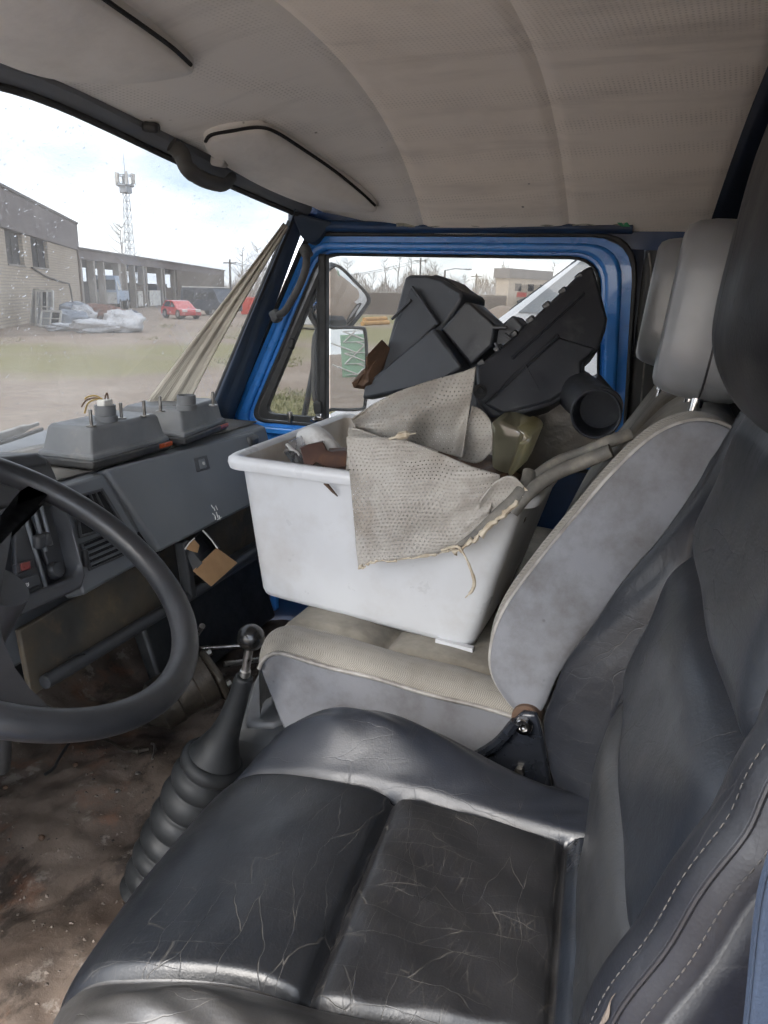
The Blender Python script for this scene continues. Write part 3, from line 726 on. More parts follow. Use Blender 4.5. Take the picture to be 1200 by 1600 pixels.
# woven sling hanging inside the screen
sg = None
def strap():
    top = Vector(at(447, 352, y=1.86)); bot = Vector(at(240, 668, x=-1.19))
    V = []; U = []; nu, nv = 70, 18
    axis = (bot-top)
    side = axis.cross(Vector((.55, -.75, .2))).normalized()
    for i in range(nu+1):
        u_ = i/nu; wdt = lerp(.008, .050, u_**1.25)
        c = top+axis*u_ + Vector((-.012, 0, -.006))*sin(pi*u_)
        for j in range(nv+1):
            v_ = j/nv-.5
            fold = .0035*sin(v_*15+u_*3.0)*(1-.5*u_)+.0018*sin(v_*27+1+2*u_)
            p = c+side*(v_*2*wdt)+Vector((.6, -.7, .2))*fold
            V.append(p); U.append((v_*.11, u_*axis.length))
    F = [(i*(nv+1)+j, (i+1)*(nv+1)+j, (i+1)*(nv+1)+j+1, i*(nv+1)+j+1) for i in range(nu) for j in range(nv)]
    g = G('woven_sling_webbing'); uv = g.tc.outputs['UV']
    w1 = g.wave(150, uv, axis='Y', dist=.8); w2 = g.wave(55, uv, axis='X', dist=.5)
    c = g.mix(w1, (.58, .54, .46), (.40, .37, .31)); c = g.mix(g.math('MULTIPLY', w2, .4), c, (.34, .31, .26))
    c = g.mix(g.rng(g.noise(9, 6), .45, .7, 0, .5), c, (.17, .15, .12))
    g.set(col=c, rough=.85, spec=.15, nrm=g.bump(g.math('ADD', w1, w2), .5, .002))
    o = mk('woven_sling', V, F, g.m, None, uv=U, solid=.003, sharp=0)
    tag(o, 'beige woven lifting sling stretched diagonally across the corner of the windscreen', 'sling')
strap()
# ================================================================ DRIVER SEAT
SY = .612
def eprof(s, hs, r):
    if s < hs: return 0.0, r+(hs-s)
    a = (s-hs)/r
    if a < pi/2: return r*(1-cos(a)), r*(1-sin(a))
    return r+(s-hs-r*pi/2), 0.0
ds = thing('driver_seat', 'cracked black leather driver seat filling the foreground', 'seat', (-.2, SY, .02))
HS, RU, RV = .13, .075, .05
XF, XR, HW = -.508, .035, .275
LU = HS+RU*pi/2+(XR-XF-RU); LVH = HS+RV*pi/2+(HW-RV)
def bol_h(x): return .050*sstep(-.50, -.34, x)*(1-1.0*sstep(-.32, -.06, x))
B0 = .148
def seam_y(x): return .148+.012*sstep(-.30, -.45, x)-.020*sstep(-.25, -.04, x)
def cushion(u_, v_):
    su = u_*LU; px_, du = eprof(su, HS, RU)
    sv = v_*2*LVH
    if sv <= LVH: p_, dv = eprof(sv, HS, RV); b = -HW+p_
    else: p_, dv = eprof(2*LVH-sv, HS, RV); b = HW-p_
    t = abs(b)/HW; b_raw = b
    if b > 0:
        xe = XF+px_; k_ = 1-.20*sstep(-.30, -.08, xe); b = b if b < .12 else .12+(b-.12)*k_
    x = XF+px_ + (.05*t**3 if b > 0 else .125*t**4)*max(0, 1-(px_/.2)) - .012*(1-t*t)*max(0, 1-px_/.15)
    sy = seam_y(x); ab = abs(b)
    ab = ab*sy/B0 if ab < B0 else sy+(ab-B0)*(HW-sy)/(HW-B0)
    b = math.copysign(ab, b)
    z = .428-.034*(max(0, -.27-x)/.2)**2
    hb = bol_h(x)
    z += hb*sstep(sy, sy+.070, ab)*(1-.35*sstep(sy+.075, HW, ab))
    # panel padding and seams
    if du < RU*.99:
        dse = abs(ab-sy); z -= .010*exp(-(dse/.006)**2)+.003*exp(-(dse/.02)**2)
    if ab < sy:
        for xs_ in (-.252, -.048):
            d = abs(x-xs_); z -= .011*exp(-(d/.006)**2)+.007*exp(-(d/.022)**2)
        z += .005*(1-(b/sy)**2)
        z += .004*sin(pi*max(0, min(1, (x+.5)/.25)))
        z -= .012*exp(-((x+.15)/.09)**2-(b/.10)**2)
        # soft creases in the hide
        z += .0016*sin(58*x+30*b+6*sin(9*b))*sstep(-.30, -.22, x) + .0012*sin(41*b-60*x+4*sin(14*x))*(1-sstep(-.40, -.30, x))
        if x > -.048: z += .010
    else: z += .0014*sin(70*x+12*sin(25*b))*sstep(.0, .05, ab-sy)
    drop = min(HS+RU, sqrt(du*du+dv*dv)) if (du > 0 and dv > 0) else du+dv
    return (x, SY+b, z-drop)
def cush_region(u_, v_):
    x, y, z = cushion(u_, v_); sv = v_*2*LVH
    b = -HW+eprof(sv, HS, RV)[0] if sv <= LVH else HW-eprof(2*LVH-sv, HS, RV)[0]
    if b < -B0: return ('bolster', 0)
    if b > B0: return ('bolster', 1)
    if x < -.252: return ('front_panel', 0)
    if x < -.048: return ('rear_panel', 0)
    return ('rear_strip', 0)
cm = {('bolster', 0): 'leather_dusty', ('bolster', 1): 'leather_cbolster', ('front_panel', 0): 'leather_front', ('rear_panel', 0): 'leather_worn', ('rear_strip', 0): 'leather_back'}
split_grid(cushion, 200, 260, cush_region, lambda k: M[cm[k]], ds)
# welt along the outer edge of the near bolster (double row of stitching)
def on_cush(x, b):
    """cushion top at x, b by search over u"""
    lo, hi = (HS+.2*RU)/LU, 1.0
    s = HS+RV*pi/2+(HW-RV-abs(b)) if abs(b) > HW-RV else None
    v_ = None
    lo2, hi2 = 0.0, .5
    for _ in range(40):
        m2 = (lo2+hi2)/2; q = cushion(.8, m2)[1]-SY
        if q < -abs(b): lo2 = m2
        else: hi2 = m2
    v_ = lo2 if b < 0 else 1-lo2
    for _ in range(40):
        mm = (lo+hi)/2
        if cushion(mm, v_)[0] < x: lo = mm
        else: hi = mm
    return Vector(cushion(lo, v_))
def stitch_row(mb, pts, gap=.0062, ln=.0038, r=.0005):
    P_ = [Vector(p) for p in pts]; acc = 0.0
    for a, b in zip(P_[:-1], P_[1:]):
        L_ = (b-a).length
        if L_ < 1e-6: continue
        d = (b-a)/L_
        while acc < L_:
            c = a+d*acc; mb.add(*tube_vf([c-d*ln/2, c, c+d*ln/2], [r*.6, r, r*.6], 5)); acc += gap
        acc -= L_
# row follows the side of the near bolster just under its shoulder
def side_line(off):
    out = []
    for x in np.linspace(-.46, -.02, 60):
        # v where dv ~ RV*.55
        sv = HS+RV*(.62+off)
        lo, hi = .05, 1.0
        for _ in range(30):
            mm = (lo+hi)/2
            if cushion(mm, sv/(2*LVH))[0] < x: lo = mm
            else: hi = mm
        p = Vector(cushion(lo, sv/(2*LVH))); out.append(p+Vector((0, -.0016, .0012)))
    return out
mb = MB(); stitch_row(mb, side_line(0)); stitch_row(mb, side_line(-.28)); st_o = mb.build('stitching', M['thread'], ds); st_o['kind'] = 'stuff'
tube('welt', side_line(-.14), .0026, M['piping_black'], ds, seg=8)

# ---- backrest
def bx(z): return lin([.30, .42, .50, .58, .66, .736, .82, .914, 1.0], [-.032, -.027, -.022, -.010, .012, .033, .053, .070, .083], z)
def bw(z): return lin([.30, .50, .72, .84, .90, .95], [.245, .262, .256, .236, .205, .160], z)
def bB(z): return lin([.30, .36, .44, .515, .60, .68, .76, .85, .90], [.0, .018, .058, .072, .062, .044, .024, .004, 0], z)
TH, RB, ZT, RT = .125, .034, .928, .05
def back_front(z, b, cap=0.0):
    w_ = bw(z); a = abs(b)
    x = bx(z)-bB(z)*(1.0 if b > 0 else .40)*sstep(.172, .236, a)
    d = abs(a-(.190-.03*sstep(.72, .85, z))); x += .009*exp(-(d/.005)**2)+.012*exp(-(d/.018)**2)
    if a < .190:
        for zs in (.572, .742):
            d = abs(z-zs); x += .009*exp(-(d/.005)**2)+.014*exp(-(d/.020)**2)
        x -= .010*(1-(b/.190)**2)*(1-.5*sstep(.7, .9, z))
        x += .0013*sin(50*z+40*b)
    else: x += .0012*sin(66*z+9*sin(30*b))
    return x
NF, NA, S0 = 120, 12, .80
def back_loop(z, cap):
    """closed section at height z; cap 0..1 closes the top"""
    w_ = bw(min(z, ZT)); pts = []
    r = RB
    for k in range(NA): # near arc side -> front
        a = pi/2*(1-k/NA); b = -(w_-r+r*sin(a)); pts.append((back_front(z, -(w_-r))+r*(1-cos(a)), b, ('arc', -1, a)))
    for k in range(NF+1):
        s_ = -1+2*k/NF; sb_ = .190-.03*sstep(.72, .85, z); e_ = w_-r; q_ = abs(s_)
        b = math.copysign(q_/S0*sb_ if q_ < S0 else sb_+(q_-S0)/(1-S0)*max(e_-sb_, .004), s_); pts.append((back_front(z, b), b, ('front', s_, 0)))
    for k in range(1, NA+1):
        a = pi/2*k/NA; b = (w_-r+r*sin(a)); pts.append((back_front(z, w_-r)+r*(1-cos(a)), b, ('arc', 1, a)))
    xb = bx(z)+TH
    for k in range(1, 7): pts.append((lerp(pts[NA*2+NF][0], xb-.03, k/6), w_, ('side', 1, 0)))
    for k in range(1, 5): a = pi/2*k/4; pts.append((xb-.03+.03*sin(a), w_-.03+.03*cos(a), ('back', 1, 0)))
    for k in range(1, 12): pts.append((xb, lerp(w_-.03, -w_+.03, k/12), ('back', 0, 0)))
    for k in range(0, 5): a = pi/2*k/4; pts.append((xb-.03+.03*cos(a), -w_+.03-.03*sin(a), ('back', -1, 0)))
    for k in range(1, 7): pts.append((lerp(xb-.03, pts[0][0], k/6), -w_, ('side', -1, 0)))
    if cap > 0:
        cx = bx(z)+TH*.5-.01; s_ = sqrt(max(0, 1-cap*cap))
        out = []
        for (x, b, t) in pts:
            out.append((cx+(x-cx)*lerp(1, s_, .92), b*lerp(1, s_, .35), t))
        pts = out
    return pts
levels = [(z, 0.0) for z in np.linspace(.32, ZT-RT, 120)]
levels += [(ZT-RT+RT*sin(a), sin(a)) for a in np.linspace(.15, pi/2, 9)]
loops = [back_loop(min(z, ZT-RT) if c > 0 else z, c) for z, c in levels]
nl = len(loops[0])
VV = []; RG = []
for (z, c), lp in zip(levels, loops):
    for (x, b, t) in lp: VV.append((x+ (.155*(z-(ZT-RT)) if c > 0 else 0), SY+b, z+(.015*sin(b*8)*sstep(.42, .52, z)*(1-sstep(.80, .88, z)) if t[0] == 'front' and abs(t[1]) < .81 else 0))); RG.append((z, b, t))
groups = {}
for i in range(len(levels)-1):
    for j in range(nl):
        j2 = (j+1) % nl; fc = (i*nl+j, i*nl+j2, (i+1)*nl+j2, (i+1)*nl+j)
        z, b, t = RG[i*nl+j]; z2 = RG[(i+1)*nl+j][0]; zm = (z+z2)/2; b2 = RG[i*nl+j2][1]; bm_ = (b+b2)/2
        wv = 0.0
        if t[0] == 'front':
            if abs((t[1]+RG[i*nl+j2][2][1])/2 if RG[i*nl+j2][2][0] == 'front' else 1) < S0: k = ('lower_panel' if zm < .572+wv else 'middle_panel' if zm < .742+wv else 'upper_panel', 0)
            else: k = ('bolster', 2 if bm_ < 0 else 3)
        elif t[0] == 'arc': k = ('bolster', 2 if t[1] < 0 else 3) if t[2] < .9 else ('side_panel', t[1])
        elif t[0] == 'side': k = ('side_panel', t[1])
        else: k = ('back_shell', 0)
        groups.setdefault(k, []).append(fc)
bmats = {'lower_panel': 'leather_low', 'middle_panel': 'leather_back', 'upper_panel': 'leather_back', 'bolster': 'leather_bolster', 'side_panel': 'leather_side', 'back_shell': 'leather_side'}
for k, fs in groups.items():
    used = sorted({i for fc in fs for i in fc}); mp_ = {i: n for n, i in enumerate(used)}
    mk(k[0], [VV[i] for i in used], [tuple(mp_[i] for i in fc) for fc in fs], M[bmats[k[0]]], ds, sharp=0)
# top plug
def arc_pt(z, a, lift=.0015):
    w_ = bw(z); r = RB+lift; return Vector((back_front(z, -(w_-RB))+RB-r*cos(a), SY-(w_-RB+r*sin(a)), z))
zz = np.linspace(.40, .885, 70)
mb = MB(); stitch_row(mb, [arc_pt(z, .50) for z in zz], .0062, .0040, .0005); stitch_row(mb, [arc_pt(z, 1.22) for z in zz], .0062, .0040, .0005); mb.build('stitching', M['thread'], ds)['kind'] = 'stuff'
tube('welt', [arc_pt(z, .86, .0004) for z in zz], .0018, M['piping_black'], ds, seg=8)
# worn tan edge on the lower half of the near bolster
mk('worn_edge', *grid_vf(lambda u_, v_: arc_pt(lerp(.46, .61, u_), .66+.14*v_*(1-.75*sstep(.6, 1, u_))+.05*sin(u_*37)*v_, .0012+.001*sin(pi*v_)), 50, 6), M['piping_tan'], ds)
# sewn seams of the back panels
for zs in (.572, .742):
    tube('seam_piping', [(back_front(zs, b)-.001, SY+b, zs+.015*sin(b*8)*sstep(.42, .52, zs)*(1-sstep(.80, .88, zs))) for b in np.linspace(-.185, .185, 40)], .0022, M['piping_black'], ds, seg=8)
for s_ in (-1, 1):
    tube('seam_piping', [(back_front(z, s_*(.190-.03*sstep(.72, .85, z)))-.001, SY+s_*(.190-.03*sstep(.72, .85, z)), z) for z in np.linspace(.42, .88, 50)], .0022, M['piping_black'], ds, seg=8)
# frame under the seat
box('seat_base', (-.20, SY, .15), (.50, .46, .26), M['rubber'], ds, bevel=.02)

# ---- head restraint
def sell(c, rad, e1, e2, nu, nv, R=None):
    def sp(x, e): return math.copysign(abs(x)**e, x)
    V = []; F = []
    for i in range(nu+1):
        a = -pi/2+pi*i/nu
        for j in range(nv):
            t = 2*pi*j/nv
            p = Vector((rad[0]*sp(cos(a), e1)*sp(cos(t), e2), rad[1]*sp(cos(a), e1)*sp(sin(t), e2), rad[2]*sp(sin(a), e1)))
            if R is not None: p = R @ p
            V.append(p+Vector(c))
    for i in range(nu):
        for j in range(nv): j2 = (j+1) % nv; F.append((i*nv+j, i*nv+j2, (i+1)*nv+j2, (i+1)*nv+j))
    return V, F
hr = Euler((0, radians(7), 0)).to_matrix()
V, F = sell((.112, .615, 1.036), (.086, .152, .142), .58, .66, 48, 72, hr)
V = [Vector((v.x+.012*sstep(.98, .90, v.z), SY+.015+(v.y-SY-.015)*(1-.22*sstep(1.0, .90, v.z)), v.z)) for v in V]
hd = mk('head_restraint', V, F, M['leather_head'], ds, sharp=0)
for s_ in (-1, 1): tube('post', [(.115, .615+s_*.06, .85), (.13, .615+s_*.06, .97)], .007, M['chrome'], hd, seg=10)
ds.rotation_euler = (0, 0, .08); ds.location.x += .011
# seat belt webbing hanging beside the seat
sb = thing('seat_belt', 'blue grey seat belt webbing at the lower right edge beside the driver seat', 'seat belt', (.09, .27, .3))
pts = [(.066, .27, 1.15), (.060, .27, .95), (.0555, .27, .82), (.054, .27, .785), (.0575, .27, .726), (.064, .27, .6), (.069, .27, .2)]
P_ = catmull(pts, 8)
V = []; 
for p in P_:
    for s_ in (-.5, -.46, .46, .5): V.append((p.x+.05*(s_+.5), p.y+.006*s_, p.z))
F = [(i*4+j, i*4+j+1, (i+1)*4+j+1, (i+1)*4+j) for i in range(len(P_)-1) for j in range(3)]
mk('webbing', V, F, M['belt'], sb, solid=.0025)
tube('belt_edge', [(p.x, p.y, p.z) for p in P_], .0018, M['belt'], sb, seg=6)

# ================================================================ PASSENGER BENCH
bs = thing('bench_seat', 'dusty grey and beige fabric passenger bench seat under the white tub', 'bench seat', (-.3, 1.45, .15))
BY0, BY1 = 1.015, 1.93
def ctop(x): return lin([-.62, -.15, .0], [.447, .412, .402], x)
BR = .05; BHS = .10
BLU = BHS+BR*pi/2+.58
def bcush(u_, v_):
    p_, du = eprof(u_*BLU, BHS, BR); x = -.600+p_; y = lerp(BY0, BY1, v_)
    z = ctop(x)-du
    e = (y-BY0)
    z -= .014*max(0, 1-e/.02)**2 - .010*exp(-((e-.045)/.03)**2)
    z -= .007*exp(-((e-.092)/.009)**2)
    if e > .09: 
        z -= .012*exp(-((x+.405)/.010)**2)+.010*exp(-((x+.405)/.03)**2)
        z += .006*sin(pi*min(1, max(0, (x+.62)/.21)))
    z -= .012*exp(-((e-.50)/.012)**2)
    z += .0015*sin(37*x+22*y)
    x += .015*max(0, 1-e/.05)**2+ (0.02*(1-u_*3) if u_ < .33 else 0)*0
    return (x, y, z)
def breg(u_, v_):
    e = v_*(BY1-BY0)
    return ('edge_roll', 0) if e < .092 else (('cushion_cover', 0) if e < .5 else ('cushion_cover', 1))
split_grid(bcush, 110, 150, breg, lambda k: M['herring'] if k[0] == 'edge_roll' else M['seat_cloth'], bs)
# side valance of the cushion
sv_top = [Vector(bcush(u_, 0)) for u_ in np.linspace((BHS+.012)/BLU, .93, 40)]
V = []; nz_ = 10
for p in sv_top:
    for k in range(nz_+1):
        t = k/nz_; fx = -.575+ (p.x+.600)*.93 if False else p.x
        slant = .10*t*max(0, 1-(p.x+.600)/.30)
        V.append((fx+slant, p.y+.004+.012*sin(pi*t)*-.6+.010*t, lerp(p.z, .17, t)))
F = [(i*(nz_+1)+k, (i+1)*(nz_+1)+k, (i+1)*(nz_+1)+k+1, i*(nz_+1)+k+1) for i in range(len(sv_top)-1) for k in range(nz_)]
mk('side_valance', V, F, M['seat_vinyl'], bs, sharp=0)
# front valance
V = []; n_ = 20
for k in range(n_+1):
    y = lerp(BY0, BY1, k/n_); p = bcush((BHS+.012)/BLU, k/n_)
    for t in (0, .5, 1): V.append((p[0]+.10*t, y, lerp(p[2], .17, t)))
F = [(i*3+k, (i+1)*3+k, (i+1)*3+k+1, i*3+k+1) for i in range(n_) for k in range(2)]
mk('front_valance', V, F, M['seat_vinyl'], bs, sharp=0)
tube('piping', [Vector(p)+Vector((0, -.002, .001)) for p in sv_top], .0036, M['seat_piping'], bs, seg=8)
# backrest
bp_ = [(-.150, .425), (-.188, .470), (-.194, .520), (-.178, .580), (-.140, .650), (-.095, .722), (-.052, .787), (-.010, .836), (.030, .858), (.066, .856), (.088, .838), (.085, .80), (.050, .74), (.0, .660), (-.050, .585), (-.095, .500), (-.118, .430)]
prof = [(p.x, p.y) for p in catmull([(x, z, 0) for x, z in bp_], 6, True)]
npf = len(prof)
Y0b, Y1b = .995, 1.93
def bback(i, y):
    x, z = prof[i % npf]; fr_ = i/npf      # 0..~.62 front/top, rest rear
    e = y-Y0b
    front = 1.0 if fr_ < .60 else 0.0
    sink = front*(.013*sstep(.055, .075, e) - .010*exp(-((e-.03)/.02)**2) - .024*sstep(.30, .55, e)*sstep(.30, .55, fr_))
    sink += front*(.010*exp(-((e-.42)/.008)**2)+.008*exp(-((e-.42)/.03)**2))
    nx, nz2_ = -.78, .62
    return (x-nx*sink, y, z-nz2_*sink*(-1 if False else 1)*1.0 if False else z-.62*sink)
ys = sorted(set(list(np.linspace(Y0b, Y0b+.10, 16))+list(np.linspace(Y0b+.10, Y1b, 60))))
VV = [bback(i, y) for y in ys for i in range(npf)]
groups = {}
for a in range(len(ys)-1):
    ym = (ys[a]+ys[a+1])/2-Y0b
    for i in range(npf):
        i2 = (i+1) % npf; fc = (a*npf+i, a*npf+i2, (a+1)*npf+i2, (a+1)*npf+i)
        fr_ = (i+.5)/npf
        if fr_ > .62: k = ('back_cover', 0)
        elif ym < .065: k = ('back_edge_roll', 0)
        elif ym < .42: k = ('back_cushion', 0)
        else: k = ('back_cushion', 1)
        groups.setdefault(k, []).append(fc)
for k, fs in groups.items():
    used = sorted({i for fc in fs for i in fc}); mp_ = {i: n for n, i in enumerate(used)}
    mk(k[0], [VV[i] for i in used], [tuple(mp_[i] for i in fc) for fc in fs], M['herring'] if k[0] == 'back_edge_roll' else M['seat_cloth'] if k[0] == 'back_cushion' else M['seat_vinyl'], bs, sharp=0)
# near side panel of the backrest: slightly domed vinyl
cx = sum(p[0] for p in prof)/npf; cz = sum(p[1] for p in prof)/npf
V = []; F = []
rings = [(1.0, 0.0), (.985, -.006), (.94, -.010), (.6, -.013), (.25, -.014)]
med = [(-.15, .45), (.06, .83)]
def toward(p, s_):
    # shrink towards the long medial line of the panel
    a = Vector((-.150, .470)); b = Vector((.055, .822)); q = Vector(p); t = max(0, min(1, (q-a).dot(b-a)/(b-a).length_squared)); c = a+(b-a)*t
    r_ = c+(q-c)*s_; return r_
for s_, dy in rings:
    for p in prof: q = toward(p, s_); V.append((q.x, Y0b+dy, q.y))
for k in range(len(rings)-1):
    for i in range(npf): j = (i+1) % npf; F.append((k*npf+i, k*npf+j, (k+1)*npf+j, (k+1)*npf+i))
F.append(tuple((len(rings)-1)*npf+i for i in range(npf)))
mk('back_side_panel', V, F, M['seat_vinyl'], bs, sharp=60)
tube('piping', [(prof[i][0], Y0b-.001, prof[i][1]) for i in range(0, int(npf*.63))], .0036, M['seat_piping'], bs, seg=8)
# head restraints
def disc_loft(outline, rings, fr):
    """outline in the (a, b) plane, rings (scale, depth); fr(a, b, d) -> point"""
    n = len(outline); V = []; F = []
    for s_, d in rings:
        for (a, b) in outline: V.append(fr(a*s_, b*s_, d))
    for k in range(len(rings)-1):
        for i in range(n): j = (i+1) % n; F.append((k*n+i, k*n+j, (k+1)*n+j, (k+1)*n+i))
    F.append(tuple(range(n))); F.append(tuple((len(rings)-1)*n+i for i in range(n))[::-1])
    return V, F
g_ = G('grey_headrest_vinyl'); g_.set(col=g_.mix(g_.rng(g_.noise(8, 6), .45, .75, 0, .6), (.19, .195, .205), (.10, .098, .095)), rough=.33, nrm=g_.bump(g_.noise(350, 2), .15, .0008)); M['hr_vinyl'] = g_.m
def bench_headrest(xc, yc, zc, hgt):
    out = rrect(.255, hgt, .07, 8)
    R = Euler((0, radians(6), radians(1))).to_matrix()
    def fr_(a, b, d): return R @ Vector((d, a, b))+Vector((xc, yc, zc))
    rings = [(.05, .004), (.50, .004), (.60, .002), (.68, -.010), (.74, -.026), (.82, -.034), (.90, -.030), (.955, -.018), (.99, .002), (1.0, .02), (1.0, .058), (.985, .072), (.94, .084), (.8, .09), (.05, .092)]
    V, F = disc_loft(out, rings, fr_)
    o = mk('head_restraint', V, F, M['hr_vinyl'], bs, sharp=0)
    ov = [fr_(a*1.001, b*1.001, .030) for a, b in out]
    tube('seam_line', ov, .0014, M['piping_black'], o, seg=6, closed=True)
    for s_ in (-1, 1): tube('post', [fr_(s_*.075, -hgt*.44, .03), fr_(s_*.075, -hgt*.5-.055, .028)], .0085, M['chrome'], o, seg=12)
bench_headrest(.020, 1.205, .985, .235)
bench_headrest(-.024, 1.635, .990, .235)
# hinge bracket on the near side
px = [(722, 1192), (770, 1160), (800, 1128), (815, 1114), (838, 1116), (846, 1140), (856, 1200), (862, 1236), (800, 1228), (745, 1206)]
V = [Vector(at(a, b, y=.962)) for a, b in px]
hg = prism('hinge_bracket', V, (0, .012, 0), M['bracket'], bs, bevel=.004)
tube('bracket_rib', [at(728, 1190, y=.958), at(775, 1163, y=.956), at(806, 1128, y=.956)], .008, M['bracket'], hg, seg=8, sm=4)
c = Vector(at(818, 1136, y=.955)); lathe('hinge_bolt', [(.013, .012), (.013, 0), (.011, -.003), (.006, -.003), (.005, .002), (0.0001, .002)], c, (0, 1, 0), M['chrome'], hg, seg=20)
c = Vector(at(811, 1207, y=.955)); lathe('small_bolt', [(.007, .01), (.007, -.002), (.0001, -.003)], c, (0, 1, 0), M['steel'], hg, seg=6, smooth=False)
lathe('hinge_washer', [(.021, .03), (.021, .0), (.001, -.001)], Vector(at(822, 1124, y=.975)), (0, 1, 0), M['rust'], hg, seg=20)
# plinth under bench
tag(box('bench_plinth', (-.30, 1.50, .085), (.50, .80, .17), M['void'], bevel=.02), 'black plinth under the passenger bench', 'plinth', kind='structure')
tag(box('seat_gap_tray', (-.02, .93, .22), (.36, .10, .03), M['rubber'], bevel=.01), 'black tray in the gap between the two seats', 'tray')
# ================================================================ DASHBOARD
def fas(px, py, off=0.0):
    """point on the sloping fascia plane, off metres towards the driver"""
    d = _f + _r*(px-600)/FPX + _u*(800-py)/FPX
    # x + .374 z = -1.061 + .374*.64 + off
    k = -1.061+.374*.64+off
    t = (k-(CAM[0]+.374*CAM[2]))/(d[0]+.374*d[2]); return Vector(CAM+d*t)
FN = Vector((1, 0, .374)).normalized()
db = thing('dashboard', 'worn grey plastic dashboard with glove box, air vents and instrument surround', 'dashboard', (-1.15, 1.0, .25))
prof_d = [(-1.075, .636), (-1.048, .630), (-1.012, .505), (-1.02, .480), (-1.10, .455), (-1.10, .30), (-1.30, .30), (-1.55, .60), (-1.50, .640)]
prism('dash_body', [(x, .16, z) for x, z in prof_d], (0, 1.735, 0), M['dash'], db, bevel=.008)
mk('dash_top', *grid_vf(lambda u_, v_: (lerp(-1.075, -1.36, u_), lerp(1.02, 1.893, v_), .640+.001*sin(20*v_)), 4, 8), M['dash_top'], db, solid=.003)
# glove box lid
lid = [fas(164, 733, .018), fas(398, 674, .018), fas(402, 690, .018), fas(396, 788, .018), fas(252, 861, .018)]
lo_ = prism('glove_box_lid', lid, -FN*.034, M['dash'], db, bevel=.007, bseg=3)
prism('lid_gap_shade', [fas(158, 736, -.004), fas(172, 732, -.004), fas(258, 858, -.004), fas(238, 872, -.004)], -FN*.02, M['void'], db, bevel=0)  # solid black strip painting the shadow gap along the lid edge
lk = prism('lock', [fas(303, 716, .0195), fas(324, 711, .0195), fas(329, 732, .0195), fas(308, 738, .0195)], -FN*.006, M['dash_dark'], lo_, bevel=.002)
prism('lock_barrel', [fas(311, 718, .0225), fas(320, 716, .0225), fas(324, 730, .0225), fas(314, 733, .0225)], -FN*.004, M['dash'], lk, bevel=.002)
lathe('keyhole', [(.0042, .0), (.0042, .0015), (.0001, .0018)], fas(318, 724, .0225), FN, M['pvc'], lk, seg=14)
box('lid_corner_block', fas(392, 690, .012), (.03, .05, .035), M['dash_dark'], lo_, bevel=.01)
mb = MB()
for (a, b) in (((334, 793), (336, 798)), ((337, 790), (340, 797)), ((332, 802), (336, 806)), ((338, 800), (341, 810)), ((342, 805), (344, 812)), ((340, 812), (346, 808)), ((330, 789), (333, 794)), ((336, 806), (337, 812))):
    mb.add(*tube_vf([fas(*a, .0192), fas(*b, .0192)], .0011, 5))
sc = mb.build('paint_scratches', M['mark'], lo_); sc['kind'] = 'stuff'
# vent module between glove box and instruments
prism('vent_module', [fas(88, 762, .010), fas(163, 738, .010), fas(217, 835, .010), fas(246, 866, .006), fas(132, 930, .010), fas(105, 850, .010)], -FN*.05, M['dash'], db, bevel=.007, bseg=3)
def opening(name, px, off, par, depth=.012, rim=.006):
    P_ = [fas(a, b, off) for a, b in px]
    c = sum(P_, Vector())/len(P_)
    O = [c+(p-c)*1.0 for p in P_]; I = [c+(p-c)*.86 for p in P_]
    V, F = frame_vf(O, I, FN*rim); o = mk(name, V, F, M['dash_dark'], par, bevel=.002)
    mk('duct_shade_sheet', [p+FN*.0012 for p in I], [tuple(range(len(I)))], M['void'], o, smooth=False)  # flat black sheet stands in for the shade inside the duct
    return o, I
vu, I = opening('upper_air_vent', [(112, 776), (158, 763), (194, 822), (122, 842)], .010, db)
for k in range(3):
    t = .3+.22*k; a = I[0].lerp(I[1], t); b = I[3].lerp(I[2], t); V, F = prism_vf([a, b, b+FN*.006, a+FN*.006], (0, .003, 0)); mk('vent_slat', V, F, M['dash_dark'], vu, bevel=.001)
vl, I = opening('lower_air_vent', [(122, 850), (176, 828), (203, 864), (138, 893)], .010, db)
for k in range(4):
    t = .16+.23*k; a = I[0].lerp(I[3], t); b = I[1].lerp(I[2], t); V, F = prism_vf([a, b, b+Vector((.006, 0, -.001)), a+Vector((.006, 0, -.001))], (0, 0, .003)); mk('vent_slat', V, F, M['dash'], vl, bevel=.001)
box('vent_thumbwheel', fas(133, 872, .02), (.012, .012, .034), M['dash_dark'], vl, bevel=.004)
# instrument surround
BO = .095
outer = [(-70, 722), (0, 712), (60, 706), (76, 716), (92, 752), (112, 815), (136, 896), (130, 918), (60, 950), (0, 979), (-70, 1010)]
inner = [(-60, 800), (0, 792), (60, 786), (78, 785), (97, 786), (108, 832), (121, 886), (116, 901), (60, 922), (0, 950), (-60, 980)]
V, F = frame_vf([fas(a, b, BO) for a, b in outer], [fas(a, b, BO-.012) for a, b in inner], -FN*.075)
bn = mk('instrument_surround', V, F, M['dash_dark'], db, bevel=.006, bseg=3)
prism('binnacle_hood', [fas(-70, 724, BO+.005), fas(0, 714, BO+.005), fas(58, 708, BO+.005), fas(74, 716, BO), fas(78, 728, BO), fas(0, 740, BO), fas(-70, 750, BO)], Vector((-.20, 0, -.015)), M['dash_dark'], db, bevel=.012, bseg=3)
pf = mk('instrument_panel', [fas(a, b, BO-.055) for a, b in inner], [tuple(range(len(inner)))], M['dash_dark'], db, smooth=False)
mk('switch_panel', *prism_vf([fas(a, b, BO-.05) for a, b in ((15, 800), (32, 796), (72, 926), (18, 945))], FN*.012), M['dash_dark'], pf, bevel=.003)
prism('heater_slide_panel', [fas(a, b, BO-.05) for a, b in ((40, 792), (88, 788), (112, 890), (78, 908))], FN*.008, M['dash_dark'], pf, bevel=.003)
